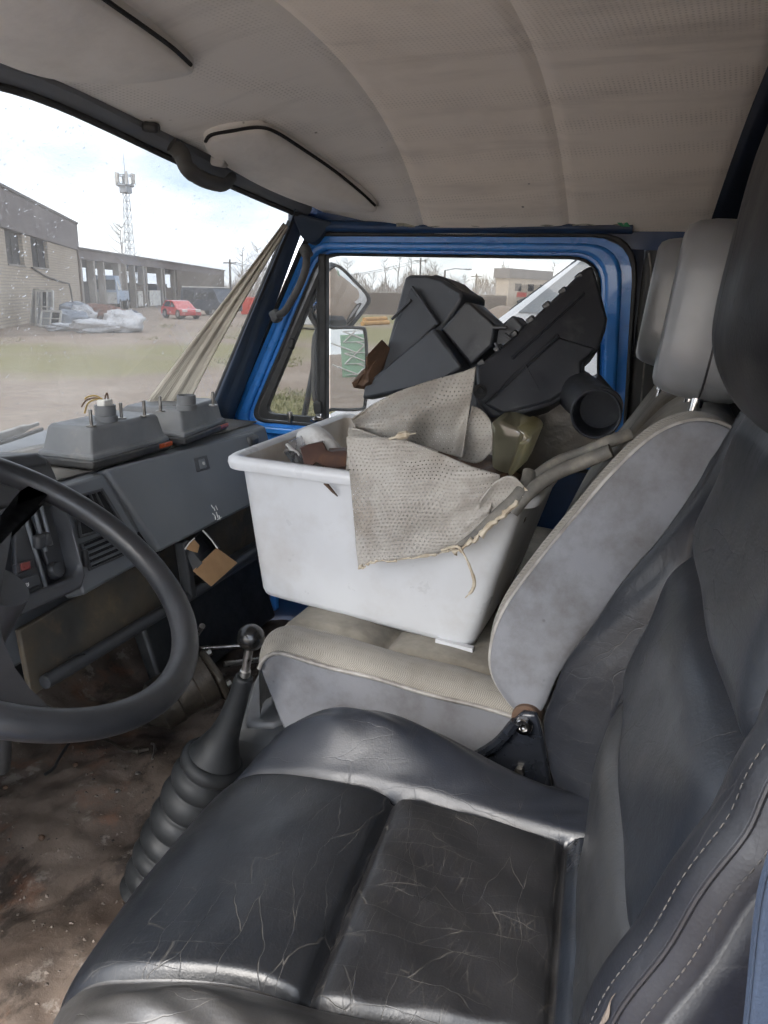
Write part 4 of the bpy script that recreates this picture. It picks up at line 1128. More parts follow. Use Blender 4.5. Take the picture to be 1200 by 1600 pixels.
for k, (a, b, c, d) in enumerate(((34, 792, 74, 924), (52, 792, 72, 862), (64, 790, 80, 852))):
    tube('slide_rib', [fas(a, b, BO-.036), fas(c, d, BO-.034)], .0035, M['dash'], pf, seg=8)
box('heater_slider', fas(61, 846, BO-.025), (.016, .02, .024), M['dash_dark'], pf, bevel=.005, bseg=3)
box('heater_slider', fas(72, 842, BO-.025), (.016, .014, .024), M['dash_dark'], pf, bevel=.005, bseg=3)
lathe('rotary_knob', [(.016, 0), (.015, .008), (.012, .012), (.0001, .013)], fas(84, 892, BO-.045), FN, M['dash_dark'], pf, seg=24)
s1 = prism('hazard_switch', [fas(18, 883, BO-.034), fas(46, 875, BO-.034), fas(49, 889, BO-.034), fas(20, 899, BO-.034)], FN*.010, M['dash_dark'], pf, bevel=.002)
prism('switch_lens', [fas(30, 881, BO-.0225), fas(45, 877, BO-.0225), fas(47, 889, BO-.0225), fas(32, 893, BO-.0225)], FN*.003, M['sw_red'], s1, bevel=.001)
s2 = prism('brake_switch', [fas(20, 908, BO-.034), fas(53, 897, BO-.034), fas(58, 915, BO-.034), fas(24, 928, BO-.034)], FN*.010, M['dash_dark'], pf, bevel=.002)
c = fas(42, 914, BO-.022); x_, y_, z_ = basis(FN)
tube('brake_symbol_ring', [c+x_*.0028*cos(a)+y_*.0028*sin(a) for a in np.linspace(0, 2*pi, 17)[:-1]], .0005, M['mark'], s2, seg=5, closed=True)
tube('brake_symbol_bar', [c+Vector((0, 0, -.0014)), c+Vector((0, 0, .0014))], .0006, M['mark'], s2, seg=5)
mb = MB()
for s_ in (-1, 1): mb.add(*tube_vf([c+Vector((0, s_*.0042, 0))+Vector((0, -s_*abs(q)*.3, q)) for q in np.linspace(-.003, .003, 6)], .0005, 5))
mb.build('brake_symbol_arcs', M['mark'], s2)['kind'] = 'stuff'
# dusty kick panel and lower rail
kpn = prism('kick_panel', [at(30, 985, x=-1.045), at(135, 925, x=-1.045), at(250, 864, x=-1.045), at(290, 932, x=-1.03), at(100, 1052, x=-1.02), at(50, 1090, x=-1.02)], (-.012, 0, 0), M['kick'], db, bevel=.003)
tube('lower_rail', [at(70, 1066, x=-1.0), at(105, 1046, x=-1.0), at(180, 1001, x=-1.0), at(260, 952, x=-1.0), at(320, 916, x=-1.0), at(388, 868, x=-1.0), at(440, 835, x=-1.0)], .0135, M['dash_dark'], db, seg=12)
box('shelf_strut', Vector(at(290, 890, x=-1.0)), (.03, .022, .15), M['dash_dark'], db, rot=(radians(8), 0, 0), bevel=.005)
prism('shelf_back', [(-1.07, 1.25, .47), (-1.07, 1.89, .47), (-1.07, 1.89, .30), (-1.07, 1.25, .30)], (-.02, 0, 0), M['kick'], db, bevel=0)
prism('shelf_floor', [(-.995, 1.35, .306), (-.995, 1.89, .306), (-1.08, 1.89, .300), (-1.08, 1.35, .300)], (0, 0, -.012), M['dash_dark'], db, bevel=0)
prism('column_shroud', [(-1.06, .50, .50), (-1.06, .80, .50), (-.93, .74, .62), (-.93, .54, .62)], (0, 0, .05), M['dash_dark'], db, bevel=.01)
mb = MB()
for k in range(3): mb.add(*tube_vf(catmull([at(106+8*k, 1028-3*k, x=-1.0), at(120+6*k, 1022, x=-.995), at(136, 1021+4*k, x=-1.0)], 5), .0016, 5))
mb.build('loose_wire', M['rubber'], db)['kind'] = 'stuff'

# ================================================================ STEERING WHEEL
wc = Vector((-.70, .64, .675)); WR = .231; wt, wp_ = .58, -.145
wex = Vector((cos(wt), 0, -sin(wt))); wn0 = Vector((sin(wt), 0, cos(wt))); wey = Vector((0, 1, 0))*cos(wp_)+wn0*sin(wp_); wn = wex.cross(wey).normalized()
if wn.z < 0: wn = -wn
def wpl(px, py, off=0):
    d = Vector(_f + _r*(px-600)/FPX + _u*(800-py)/FPX); t = (wc+wn*off-Vector(CAM)).dot(wn)/d.dot(wn); p = Vector(CAM)+d*t
    return p
sw = thing('steering_wheel', 'large worn black steering wheel at the left edge', 'steering wheel', tuple(wc-wn*.10))
tube('rim', [wc+(wey*cos(a)+wex*sin(a))*WR for a in np.linspace(0, 2*pi, 97)[:-1]], .0168, M['wheel'], sw, seg=20, closed=True, flat=(1.0, 1.04))
# wide padded hub with two broad spokes, traced in the wheel plane
edge = [wpl(a, b, -.006) for a, b in ((80, 768), (44, 764), (26, 775), (16, 830), (2, 905), (-6, 950), (-6, 985), (2, 1015), (18, 1052), (42, 1085), (68, 1110), (100, 1128))]
loc2 = [((p-wc).dot(wey), (p-wc).dot(wex)) for p in edge]
half = [(a, b) for a, b in loc2]
amid = min(a for a, b in loc2)-.035
other = [(2*amid-a, b) for a, b in reversed(loc2)]
def clampr(a, b):
    r = sqrt(a*a+b*b); 
    return (a, b) if r < WR-.004 else (a*(WR-.004)/r, b*(WR-.004)/r)
poly = [clampr(*q) for q in half+other]
prism('hub_spokes', [wc+wey*a+wex*b-wn*.020 for a, b in poly], wn*.022, M['wheel'], sw, bevel=.010, bseg=4)
lathe('column', [(.035, 0), (.04, -.12), (.038, -.30), (.034, -.72)], wc-wn*.02, wn, M['dash_dark'], sw, seg=24)

# ================================================================ GEAR LEVER
gl = thing('gear_lever', 'gear lever with glossy black ball knob and ribbed rubber gaiter', 'gear lever', (-.70, .93, .03))
kb = Vector(at(392, 996, y=.95))
V, F = sell(tuple(kb), (.0212, .0212, .0212), 1, 1, 24, 36); mk('knob', V, F, M['knob'], gl, sharp=0)
btop = Vector(at(382, 1057, y=.95))
tube('lever_shaft', [kb, btop, btop+(btop-kb)*.4], .0068, M['steel'], gl, seg=14)
lathe('shaft_collar', [(.009, 0), (.009, .008), (.0068, .010)], btop+(btop-kb).normalized()*-.003, (kb-btop), M['steel'], gl, seg=14)
ax = [at(382, 1057, y=.95), at(372, 1090, y=.95), at(358, 1130, y=.948), at(345, 1160, y=.945), at(336, 1182, y=.942)]
ap = catmull(ax, 10); n_ = len(ap)
rr = [lin([0, .02, .2, .45, .65, .85, .97, 1.0], [.0125, .0145, .0158, .0195, .0255, .037, .045, .043], i/(n_-1)) for i in range(n_)]
V, F = tube_vf(ap, rr, 32); mk('gaiter_neck', V, F, M['boot'], gl, sharp=50)
bx_ = catmull([at(336, 1182, y=.942), at(320, 1215, y=.938), at(298, 1262, y=.93), at(277, 1310, y=.92), at(262, 1350, y=.91), at(250, 1390, y=.90)], 26)
n_ = len(bx_); rr = []
for i in range(n_):
    t = i/(n_-1)*7.5; fr_ = t-floor(t); rr.append(lerp(.046, .062, i/(n_-1))+.0125*(abs(sin(pi*fr_))**.5)-.006)
V, F = tube_vf(bx_, rr, 36); mk('gaiter_bellows', V, F, M['boot'], gl, sharp=0)

# ================================================================ ENGINE HUMP, COVER PLATE, FOOTWELL BITS
hm = prism('engine_hump', [(-.84, 1.0, -.02), (-.84, 1.80, -.02), (-.70, 1.76, .272), (-.70, 1.06, .272)], (.72, 0, 0), M['hump_dark'], bevel=.05, bseg=4)
tag(hm, 'grey engine hump between the seats under the cover plate', 'engine hump', kind='structure')
cpx = [(384, 1130), (388, 1100), (398, 1062), (414, 1034), (440, 1020), (560, 1015), (560, 1118), (452, 1112), (444, 1124), (428, 1131)]
cp = thing('cover_plate', 'flat grey rounded cover plate with a hole beside the gear lever', 'cover plate', tuple(at(430, 1080, z=.285)))
prism('plate', [at(a, b, z=.296) for a, b in cpx], (0, 0, -.012), M['hump'], cp, bevel=.005, bseg=3)
lathe('hole', [(.016, 0), (.016, .0012), (.0001, .0014)], Vector(at(424, 1054, z=.296)), (0, 0, 1), M['void'], cp, seg=20)  # black disc laid on the plate, painting the shade of a hole
cy = thing('steering_box', 'oily cast metal cylinder with bolted flange in the footwell', 'metal housing', tuple(at(300, 1080, y=1.32)))
A_ = Vector(at(238, 1108, y=1.24)); B_ = Vector(at(338, 1048, y=1.36)); axd = (B_-A_)
ln = axd.length
lathe('housing', [(.030, -.02), (.045, 0), (.058, .012), (.060, ln*.32), (.057, ln*.34), (.057, ln*.62), (.062, ln*.64), (.062, ln*.86), (.04, ln*.9)], A_, axd, M['cast'], cy, seg=36)
x_, y_, z_ = basis(axd)
fl_ = [(cos(a)*r_, sin(a)*r_) for a, r_ in ((.3, .084), (.8, .07), (1.57, .066), (2.3, .07), (2.84, .084), (3.45, .084), (4.0, .07), (4.71, .066), (5.5, .07), (5.98, .084))]
fo = prism('flange', [A_+z_*(ln*.88)+x_*a+y_*b for a, b in fl_], z_*.016, M['cast'], cy, bevel=.005)
for a in (.05, 3.14, 1.57, 4.71):
    lathe('flange_bolt', [(.009, 0), (.009, .010), (.0001, .011)], A_+z_*(ln*.88+.016)+x_*cos(a)*(.070 if abs(cos(a)) > .5 else .052)+y_*sin(a)*.052, z_, M['steel'], fo, seg=6, smooth=False)
def rod(label, a, b, r, m_='steel', **k):
    o = tube('control_rod', [a, b], r, M[m_], seg=12, **k); tag(o, label, 'rod'); return o
rod('upper polished control rod running behind the gear knob', at(300, 1014, y=1.42), at(420, 1006, y=1.50), .0055, 'rod')
rod('lower polished control rod beside the cover plate', at(350, 1038, y=1.34), at(440, 1026, y=1.46), .0065, 'rod')
b_ = tube('loose_bolt', [at(309, 992, y=1.40), at(316, 978, y=1.38)], [.004, .004, .007], M['rod'], seg=10); tag(b_, 'short shiny bolt sticking up behind the steering wheel rim', 'bolt')
# dark cross member and trunking in the footwell
cmn = box('footwell_board', Vector((-1.12, 1.68, .14)), (.04, .56, .26), M['rubber'], rot=(0, radians(-18), 0), bevel=.01); tag(cmn, 'black sloping board in the passenger footwell', 'board', kind='structure')
# bits on the floor
f1 = tube('floor_wire', [at(a, b, z=.022) for a, b in ((118, 1148), (105, 1165), (92, 1185), (84, 1200), (70, 1210))], .0035, M['rubber'], seg=8, sm=5); tag(f1, 'black wire lying on the floor left of the gaiter', 'wire')
f2 = tube('fuel_pipe', [at(a, b, z=.03) for a, b in ((140, 1150), (170, 1157), (192, 1170), (212, 1174), (232, 1170))], .004, M['cast'], seg=8, sm=5); tag(f2, 'thin bent pipe with union on the rusty floor', 'pipe')
box('union_nut', Vector(at(213, 1173, z=.03)), (.016, .014, .014), M['cast'], f2, bevel=.003)
f3 = tube('wire_hook', [at(a, b, z=.025) for a, b in ((236, 1162), (241, 1164), (241, 1175), (238, 1186))], .0026, M['steel'], seg=8, sm=5); tag(f3, 'small bent steel hook standing on the floor by the gaiter', 'hook')
rnd = random.Random(3)
for k, (a, b) in enumerate(((215, 1210), (184, 1238), (118, 1196), (64, 1310), (8, 1232))):
    p = Vector(at(a, b, z=.016)); o = lathe('floor_screw', [(.0055, 0), (.006, .004), (.003, .006), (.0001, .007)], p, (rnd.gauss(0, .3), rnd.gauss(0, .3), 1), M['steel'] if k < 2 else M['rust'], seg=8)
    tag(o, ['loose bright screw on the rusty floor nearest the gaiter', 'loose bright screw in the middle of the rusty patch', 'rusty screw head on the floor under the wheel', 'rusty screw head on the pale torn covering', 'rusty screw head at the left edge of the floor'][k], 'screw', 'screws on the floor')
ff = tube('corrugated_hose', [at(2, 1120, x=-.78), at(4, 1160, x=-.80), at(2, 1200, x=-.83)], .012, M['rubber'], seg=12, sm=12)
tag(ff, 'black corrugated hose at the left edge under the steering wheel', 'hose')

# grit and flakes trodden into the floor, one mass
def grit():
    rnd = random.Random(31); V = []; F = []
    for k in range(1500):
        x = rnd.uniform(-1.25, -.50); y = rnd.uniform(.45, 1.25)
        if mnoise.noise(Vector((x*6, y*6, 2.0))) < -.05 and rnd.random() < .7: continue
        z = floor_f((x+1.45)/2.05, (y-.14)/1.85)[2]; r = rnd.choice((.0012, .0016, .002, .003, .0045)); n = len(V)
        flat_ = rnd.uniform(.3, .9)
        for a in range(4):
            t_ = a*pi/2+rnd.uniform(-.4, .4); V.append((x+r*cos(t_)*rnd.uniform(.6, 1.3), y+r*sin(t_)*rnd.uniform(.6, 1.3), z-.0005))
        V.append((x+rnd.gauss(0, r*.3), y+rnd.gauss(0, r*.3), z+r*flat_))
        for a in range(4): F.append((n+a, n+(a+1) % 4, n+4))
    M['grit'] = plain('floor_grit', (.16, .13, .105), .9, col2=(.05, .04, .034), vs_=25, lo=.42, hi=.58, bstr=0)
    tag(mk('floor_grit', V, F, M['grit'], smooth=False), 'grit and paint flakes scattered over the cab floor', 'grit', kind='stuff')
grit()
# ================================================================ CARDBOARD BOX IN THE SHELF
cb = thing('cardboard_box', 'small torn open orange brown cardboard box hanging from the dash shelf', 'cardboard box', tuple(at(330, 880, x=-.96)))
Q = lambda a, b, x: Vector(at(a, b, x=x))
prism('front_flap', [Q(302, 893, -.93), Q(339, 857, -.955), Q(371, 880, -.945), Q(330, 917, -.915)], (-.002, .001, .002), M['card'], cb, bevel=.0008)
prism('back_panel', [Q(288, 852, -.985), Q(317, 830, -1.01), Q(341, 858, -.985), Q(303, 893, -.955)], (-.002, .001, .001), M['card_print'], cb, bevel=.0008)
prism('side_flap', [Q(317, 830, -.98), Q(341, 858, -.953), Q(343, 856, -1.0), Q(322, 832, -1.02)], (0, .002, 0), M['card_print'], cb, bevel=.0005)
prism('side_flap', [Q(303, 893, -.931), Q(316, 880, -.935), Q(296, 858, -.97), Q(288, 860, -.99)], (0, .002, .0), M['card_print'], cb, bevel=.0005)
prism('inner_fold', [Q(289, 857, -.955), Q(303, 842, -.96), Q(312, 852, -.952), Q(309, 864, -.95), Q(298, 861, -.95)], (-.0015, 0, .001), M['card'], cb, bevel=.0006)
tube('torn_edge', [Q(317, 829, -.975), Q(330, 843, -.965), Q(340, 857, -.952)], .0017, M['card_edge'], cb, seg=6)
tube('torn_edge', [Q(289, 858, -.953), Q(296, 848, -.955), Q(304, 841, -.957)], .0014, M['card_edge'], cb, seg=6)

# ================================================================ TWO TAIL LAMPS ON THE DASH
def tail_lamp(label, corner, right, left, lw, hgt, studs, sockpx, wires):
    z0 = .645
    A = Vector(at(*corner, z=z0)); B = Vector(at(*right, z=z0)); a = (B-A); la = a.length; a.normalize(); b = Vector((-a.y, a.x, 0))
    t = thing('tail_lamp', label, 'tail lamp', tuple(A+a*la/2+b*lw/2), 'old tail lamps lying on the dashboard')
    def ringp(s0, s1, z, q=0.0): # inset rectangle
        return [A+a*x+b*y+Vector((0, 0, z)) for x, y in rrect(la-2*s0, lw-2*s1, .007, 3, la/2, lw/2)]
    def loft(name, rings, m_, par):
        n = len(rings[0]); V = [p for r_ in rings for p in r_]; F = []
        for k in range(len(rings)-1):
            for i in range(n): j = (i+1) % n; F.append((k*n+i, k*n+j, (k+1)*n+j, (k+1)*n+i))
        F.append(tuple(range(n))[::-1]); F.append(tuple((len(rings)-1)*n+i for i in range(n)))
        return mk(name, V, F, M[m_], par, bevel=.0025, bseg=2)
    loft('gasket', [ringp(.004, .004, .0), ringp(.0, .0, .004), ringp(.0, .0, .016), ringp(.003, .003, .019)], 'lamp_base', t)
    ln_ = loft('lens', [ringp(.0015, .0015, .006), ringp(.0015, .0015, .0155)], 'red_lens', t)
    V, F = box_vf((0, 0, 0), (.05, lw*.5, .011)); Rm = Matrix((a, b, Vector((0, 0, 1)))).transposed()
    mk('lens_segment', [Rm @ Vector(v)+A+a*(la-.024)+b*(lw*.245)+Vector((0, 0, .0115)) for v in V], F, M['amber_lens'], ln_, bevel=.002)
    loft('housing', [ringp(.003, .003, .018), ringp(.004, .004, .028), ringp(.010, .010, .031), ringp(.012, .012, .036), ringp(.022, .018, hgt-.006), ringp(.028, .024, hgt)], 'lampgrey', t)
    for (p0, p1) in studs:
        base_ = Vector(at(*p1, z=z0+hgt)); 
        lathe('stud', [(.0105, 0), (.0105, .0025), (.0036, .003), (.0036, .034), (.0001, .035)], base_, (0, 0, 1), M['steel'], t, seg=12)
    sp_ = Vector(at(*sockpx, z=z0+hgt))
    sk_ = lathe('socket', [(.024, 0), (.024, .012), (.0215, .013), (.0215, .034), (.0185, .034), (.0185, .012), (.0001, .012)], sp_, (0, 0, 1), M['lampgrey'], t, seg=24)
    lathe('cap_screw', [(.010, 0), (.010, .002), (.0001, .003)], A+a*la*.3+b*lw*.3+Vector((0, 0, hgt)), (0, 0, 1), M['lampgrey'], t, seg=14)
    if wires:
        box('connector', sp_+Vector((0, 0, .038)), (.02, .028, .016), M['connector'], sk_, bevel=.003)
        for k, (q, m_) in enumerate((((-.036, -.017, .004), 'wire_y'), ((-.040, -.024, -.006), 'wire_b'), ((-.030, -.028, -.012), 'wire_y'), ((.003, .009, .010), 'wire_b'))):
            e = sp_+Vector((0, 0, .042))
            tube('wire', [e, e+Vector(q)*.4+Vector((0, 0, .009)), e+Vector(q)*.8+Vector((0, 0, .006)), e+Vector(q)*1.0+Vector((0, 0, -.006*k))], .0017, M[m_], sk_, seg=6, sm=5)
    return t
tail_lamp('grey tail lamp with loose yellow wires lying nearest the steering wheel', (147, 736), (270, 700), (70, 730), .150, .082,
          [((140, 640), (143, 666)), ((185, 637), (190, 654)), ((222, 632), (226, 650))], (166, 658), True)
tail_lamp('grey tail lamp without wires lying nearest the passenger door', (291, 697), (357, 670), (225, 690), .190, .082,
          [((249, 624), (251, 643)), ((330, 613), (333, 634))], (292, 640), False)
# ================================================================ WHITE TUB
TT = [Vector((-.683, 1.128, .724)), Vector((-.182, 1.124, .712)), Vector((-.172, 1.60, .714)), Vector((-.690, 1.62, .726))]
TBm = [Vector((-.668, 1.168, .452)), Vector((-.262, 1.168, .416)), Vector((-.258, 1.545, .418)), Vector((-.668, 1.56, .454))]
def round3(C4, r, seg=7):
    out = []
    for i in range(4):
        p = C4[i]; a = C4[i-1]-p; b = C4[(i+1) % 4]-p
        A = p+a.normalized()*r; B = p+b.normalized()*r
        for k in range(seg+1): t = k/seg; out.append(A*(1-t)**2+p*2*t*(1-t)+B*t*t)
    return out
def outset(C4, d, dz=0):
    c = sum(C4, Vector())/4; out = []
    for p in C4:
        q = p-c; out.append(Vector((p.x+d*(1 if q.x > 0 else -1), p.y+d*(1 if q.y > 0 else -1), p.z+dz)))
    return out
def lev(t, d=0.0): return outset([a.lerp(b, t) for a, b in zip(TBm, TT)], d)
def loft_loops(loops_, cap0=True, cap1=False):
    n = len(loops_[0]); V = [p for r_ in loops_ for p in r_]; F = []
    for k in range(len(loops_)-1):
        for i in range(n): j = (i+1) % n; F.append((k*n+i, k*n+j, (k+1)*n+j, (k+1)*n+i))
    if cap0: F.append(tuple(range(n))[::-1])
    if cap1: F.append(tuple((len(loops_)-1)*n+i for i in range(n)))
    return V, F
tb = thing('storage_tub', 'big white plastic storage tub full of scrap on the passenger bench', 'storage tub', (-.46, 1.36, .42))
outw = [round3(lev(0, -.012), .03)]+[round3(lev(.025, -.002), .03)]+[round3(lev(t, 0), .03) for t in (.06, .3, .6, .97)]
V, F = loft_loops(outw); mk('tub_wall', V, F, M['white'], tb, sharp=45)
inn = [round3(lev(.03, -.008), .026)]+[round3(lev(t, -.004), .026) for t in (.08, .4, .7, .985)]
V, F = loft_loops(inn); mk('tub_lining', V, F, M['tub_in'], tb, sharp=45)
rimL = [round3(outset(TT, -.004, -.004), .026), round3(outset(TT, .0, .001), .03), round3(outset(TT, .012, .002), .036), round3(outset(TT, .019, -.003), .040), round3(outset(TT, .020, -.010), .040), round3(outset(TT, .017, -.020), .038), round3(outset(TT, .014, -.020), .036), round3(outset(TT, .012, -.008), .034), round3(outset(TT, .001, -.010), .03)]
V, F = loft_loops(rimL, False); mk('tub_rim', V, F, M['white'], tb, sharp=50)
# split in the rim, moulded foot
prism('rim_crack', [at(505, 756, y=1.107), at(512, 757, y=1.107), at(527, 776, y=1.118), at(519, 770, y=1.118)], (0, .004, 0), M['rust'], tb, bevel=0)
for k, (a, b) in enumerate((((680, 1008), (738, 1024)),)):
    p = Vector(at(a[0], a[1]-4, y=1.158)); q = Vector(at(b[0], b[1]-5, y=1.158)); V = []
    n_ = 16
    for i in range(n_+1):
        t = i/n_; c = p.lerp(q, t); V += [c+Vector((0, 0, .006)), c+Vector((0, 0, -.004-.0022*abs(sin(t*pi*3.0))))]
    F = [(2*i, 2*i+2, 2*i+3, 2*i+1) for i in range(n_)]
    mk('tub_foot', V, F, M['white'], tb, solid=.012, soff=-1, smooth=False)

# ================================================================ PERFORATED VINYL SCRAPS
def patch(name, px, ys, label, cat, wav, group='scraps of perforated grey vinyl', mat='perf', nu=46, nv=36, torn=()):
    """px: 4 boundary polylines in order top (l-r), bottom (l-r); ys depth function(u, v)"""
    top, bot = px
    T_ = catmull([(a, b, 0) for a, b in top], 12); B_ = catmull([(a, b, 0) for a, b in bot], 12)
    def smp(P_, t): k = t*(len(P_)-1); i = min(int(k), len(P_)-2); return P_[i].lerp(P_[i+1], k-i)
    V = []; U = []
    for i in range(nu+1):
        u_ = i/nu; a = smp(T_, u_); b = smp(B_, u_)
        for j in range(nv+1):
            v_ = j/nv; q = a.lerp(b, v_)
            p = Vector(at(q.x, q.y, y=ys(u_, v_)+wav(u_, v_))); V.append(p)
            U.append((q.x/1000*1.02, q.y/1000*1.02))
    F = [(i*(nv+1)+j, (i+1)*(nv+1)+j, (i+1)*(nv+1)+j+1, i*(nv+1)+j+1) for i in range(nu) for j in range(nv)]
    t = thing(name, label, cat, tuple(sum(V, Vector())/len(V)), group)
    mk('sheet', V, F, M[mat], t, uv=U, sharp=0, solid=.0022)
    for side in torn:
        idx = {'bottom': [i*(nv+1)+nv for i in range(nu+1)], 'top': [i*(nv+1) for i in range(nu+1)], 'left': list(range(nv+1)), 'right': [nu*(nv+1)+j for j in range(nv+1)]}[side]
        rnd = random.Random(len(V)+ord(side[0])); pts = [V[k]+Vector((rnd.gauss(0, .0012), -.001, rnd.gauss(0, .0016))) for k in idx]
        tube('torn_edge', pts, [abs(rnd.gauss(.0014, .0011))+.0005 for _ in pts], M['torn'], t, seg=6)
    return t
patch('vinyl_scrap', [[(541, 683), (590, 683), (637, 689), (690, 709), (735, 728), (782, 742)], [(560, 889), (582, 879), (620, 875), (690, 863), (719, 851), (760, 818)]],
      lambda u_, v_: 1.098-.012*v_, 'largest flat scrap of perforated grey vinyl draped down the front of the tub', 'vinyl scrap', lambda u_, v_: .007*sin(7*u_+3*v_)*v_+.010*(1-v_)**3+.004*sin(13*u_)+.003*sin(19*v_+11*u_), torn=('bottom',))
patch('vinyl_scrap', [[(549, 655), (604, 620), (670, 596), (720, 582), (744, 573)], [(556, 668), (600, 684), (640, 690), (690, 706), (722, 716)]],
      lambda u_, v_: 1.19+.04*u_-.04*v_, 'upright scrap of perforated grey vinyl standing above the tub rim', 'vinyl scrap', lambda u_, v_: .018*sin(9*u_+1)*v_+.012*sin(4*u_+6*v_)+.006*sin(23*u_)*v_*v_)
patch('vinyl_scrap', [[(738, 634), (752, 640), (766, 657), (770, 675)], [(716, 716), (730, 722), (750, 722), (769, 704)]],
      lambda u_, v_: 1.215, 'small rounded lobe of perforated vinyl beside the plastic lunch box', 'vinyl scrap', lambda u_, v_: .014*sin(3*u_+2*v_), nu=20, nv=20)
patch('vinyl_scrap', [[(750, 782), (775, 752), (800, 744), (818, 760)], [(742, 838), (762, 822), (790, 800), (812, 782)]],
      lambda u_, v_: 1.085, 'folded corner of perforated vinyl at the right end of the tub front', 'vinyl scrap', lambda u_, v_: .012*sin(3*v_), nu=20, nv=20)
patch('vinyl_scrap', [[(545, 668), (560, 670), (600, 686)], [(541, 735), (552, 728), (566, 700)]],
      lambda u_, v_: 1.135, 'narrow turned strip of perforated vinyl left of the draped scrap', 'vinyl scrap', lambda u_, v_: .008*sin(5*v_), nu=16, nv=16)
rl = thing('vinyl_roll', 'rolled strip of vinyl with torn foam edge at the right corner of the tub', 'vinyl scrap', tuple(at(780, 800, y=1.08)), 'scraps of perforated grey vinyl')
P_ = catmull([at(712, 856, y=1.078), at(742, 836, y=1.076), at(775, 806, y=1.078), at(806, 780, y=1.085), at(822, 760, y=1.10), at(828, 738, y=1.125)], 8)
V, F = tube_vf(P_, [lin([0, .3, .7, 1], [.004, .008, .012, .011], i/(len(P_)-1)) for i in range(len(P_))], 14, flat=(1, .7))
mk('roll', V, F, M['hose'], rl, sharp=0)
rnd = random.Random(4)
tube('torn_edge', [p+Vector((rnd.gauss(0, .001), -.006, rnd.gauss(-.006, .0015))) for p in P_], [abs(rnd.gauss(.003, .0016))+.001 for _ in P_], M['torn'], rl, seg=6)
tube('paper_scrap', [at(608, 686, y=1.10), at(630, 680, y=1.095), at(650, 677, y=1.10)], [.002, .006, .001], M['torn'], rl, seg=6, sm=4)
s_o = tube('foam_string', [at(a, b, y=yy) for a, b, yy in ((690, 860, 1.078), (714, 854, 1.07), (726, 868, 1.068), (735, 888, 1.07), (741, 908, 1.074), (738, 922, 1.078), (727, 934, 1.08))], [.002, .0022, .0018, .0024, .003, .0026, .001], M['torn'], seg=6, sm=6)
tag(s_o, 'thin dirty string hanging down the front of the tub', 'string')

# ================================================================ SCRAP IN THE TUB
def on_plane(px, py, p0, n):
    d = Vector(_f + _r*(px-600)/FPX + _u*(800-py)/FPX); return Vector(CAM)+d*((Vector(p0)-Vector(CAM)).dot(Vector(n))/d.dot(Vector(n)))
# right-hand housing with duct
p0 = Vector((-.35, 1.30, .85)); nn = Vector((.25, -1, .35)).normalized()
hb_ = thing('air_box', 'large black plastic air box with round duct leaning on the bench backrest', 'plastic housing', tuple(p0), 'black plastic housings in the tub')
outl = [(743, 574), (806, 522), (877, 455), (912, 420), (925, 413), (932, 430), (950, 497), (947, 515), (934, 548), (914, 566), (915, 588), (890, 616), (862, 633), (787, 654), (766, 652), (747, 626)]
prism('shell', [on_plane(a, b, p0, nn) for a, b in outl], -nn*.085, M['black_plastic'], hb_, bevel=.006, bseg=3)
ridge = [(752, 622), (870, 522), (890, 545), (905, 570), (880, 612), (775, 645)]
prism('raised_panel', [on_plane(a, b, p0, nn)+nn*.006 for a, b in [(757, 632), (872, 527), (932, 545), (908, 568), (908, 590), (885, 612), (860, 628), (786, 648)]], -nn*.014, M['black_plastic'], hb_, bevel=.005, bseg=2)
for a, b in (((757, 630), (872, 524)), ((800, 560), (912, 458)), ((842, 610), (820, 570))):
    A = on_plane(*a, p0, nn)+nn*.003; B = on_plane(*b, p0, nn)+nn*.003; tube('rib', [A, B], .0035, M['black_plastic'], hb_, seg=6)
rnd = random.Random(8)
for k in range(7):
    t = .06+k*.14; a = (lerp(743, 925, t), lerp(574, 413, t)); A = on_plane(*a, p0, nn)
    box('clip_tab', A-nn*.01, (.014, .02, .010), M['black_plastic'], hb_, rot=(0, radians(-42), 0), bevel=.002)
c = on_plane(750, 612, p0, nn); lathe('grommet', [(.012, -.002), (.012, .006), (.006, .008), (.006, .002), (.0001, .002)], c, nn, M['rubber'], hb_, seg=18)
dc = Vector(at(931, 647, y=1.165)); dax = (Vector(CAM)-dc).normalized(); dax = (dax+Vector((-.10, 0, -.12))).normalized()
lathe('duct', [(.031, -.10), (.033, -.03), (.0362, -.004), (.0370, 0), (.0355, .002), (.0332, 0), (.032, -.02), (.030, -.085), (.0001, -.09)], dc, dax, M['black_plastic'], hb_, seg=40, cap=False)
tube('duct_neck', [dc-dax*.07, on_plane(905, 605, p0, nn)-nn*.03, on_plane(895, 585, p0, nn)-nn*.04], [.034, .036, .030], M['black_plastic'], hb_, seg=20, sm=6)
# left-hand housing: faceted
p1 = Vector((-.50, 1.42, .90)); n1 = Vector((-.30, -1, .15)).normalized()
ha = thing('filter_housing', 'black faceted plastic housing standing left in the tub', 'plastic housing', tuple(p1), 'black plastic housings in the tub')
prism('shell', [on_plane(a, b, p1, n1) for a, b in [(632, 433), (640, 429), (668, 429), (690, 436), (722, 456), (721, 470), (690, 516), (640, 570), (604, 596), (596, 572)]], -n1*.09, M['black_plastic2'], ha, bevel=.006, bseg=2)
prism('step_panel', [on_plane(a, b, p1, n1)+n1*.010 for a, b in [(646, 448), (690, 505), (602, 588), (598, 572)]], -n1*.02, M['black_plastic2'], ha, bevel=.004)
prism('lower_panel', [on_plane(a, b, p1, n1)+n1*.030 for a, b in [(690, 515), (735, 575), (700, 600), (580, 625), (583, 606), (600, 588)]], -n1*.035, M['black_plastic2'], ha, bevel=.005)
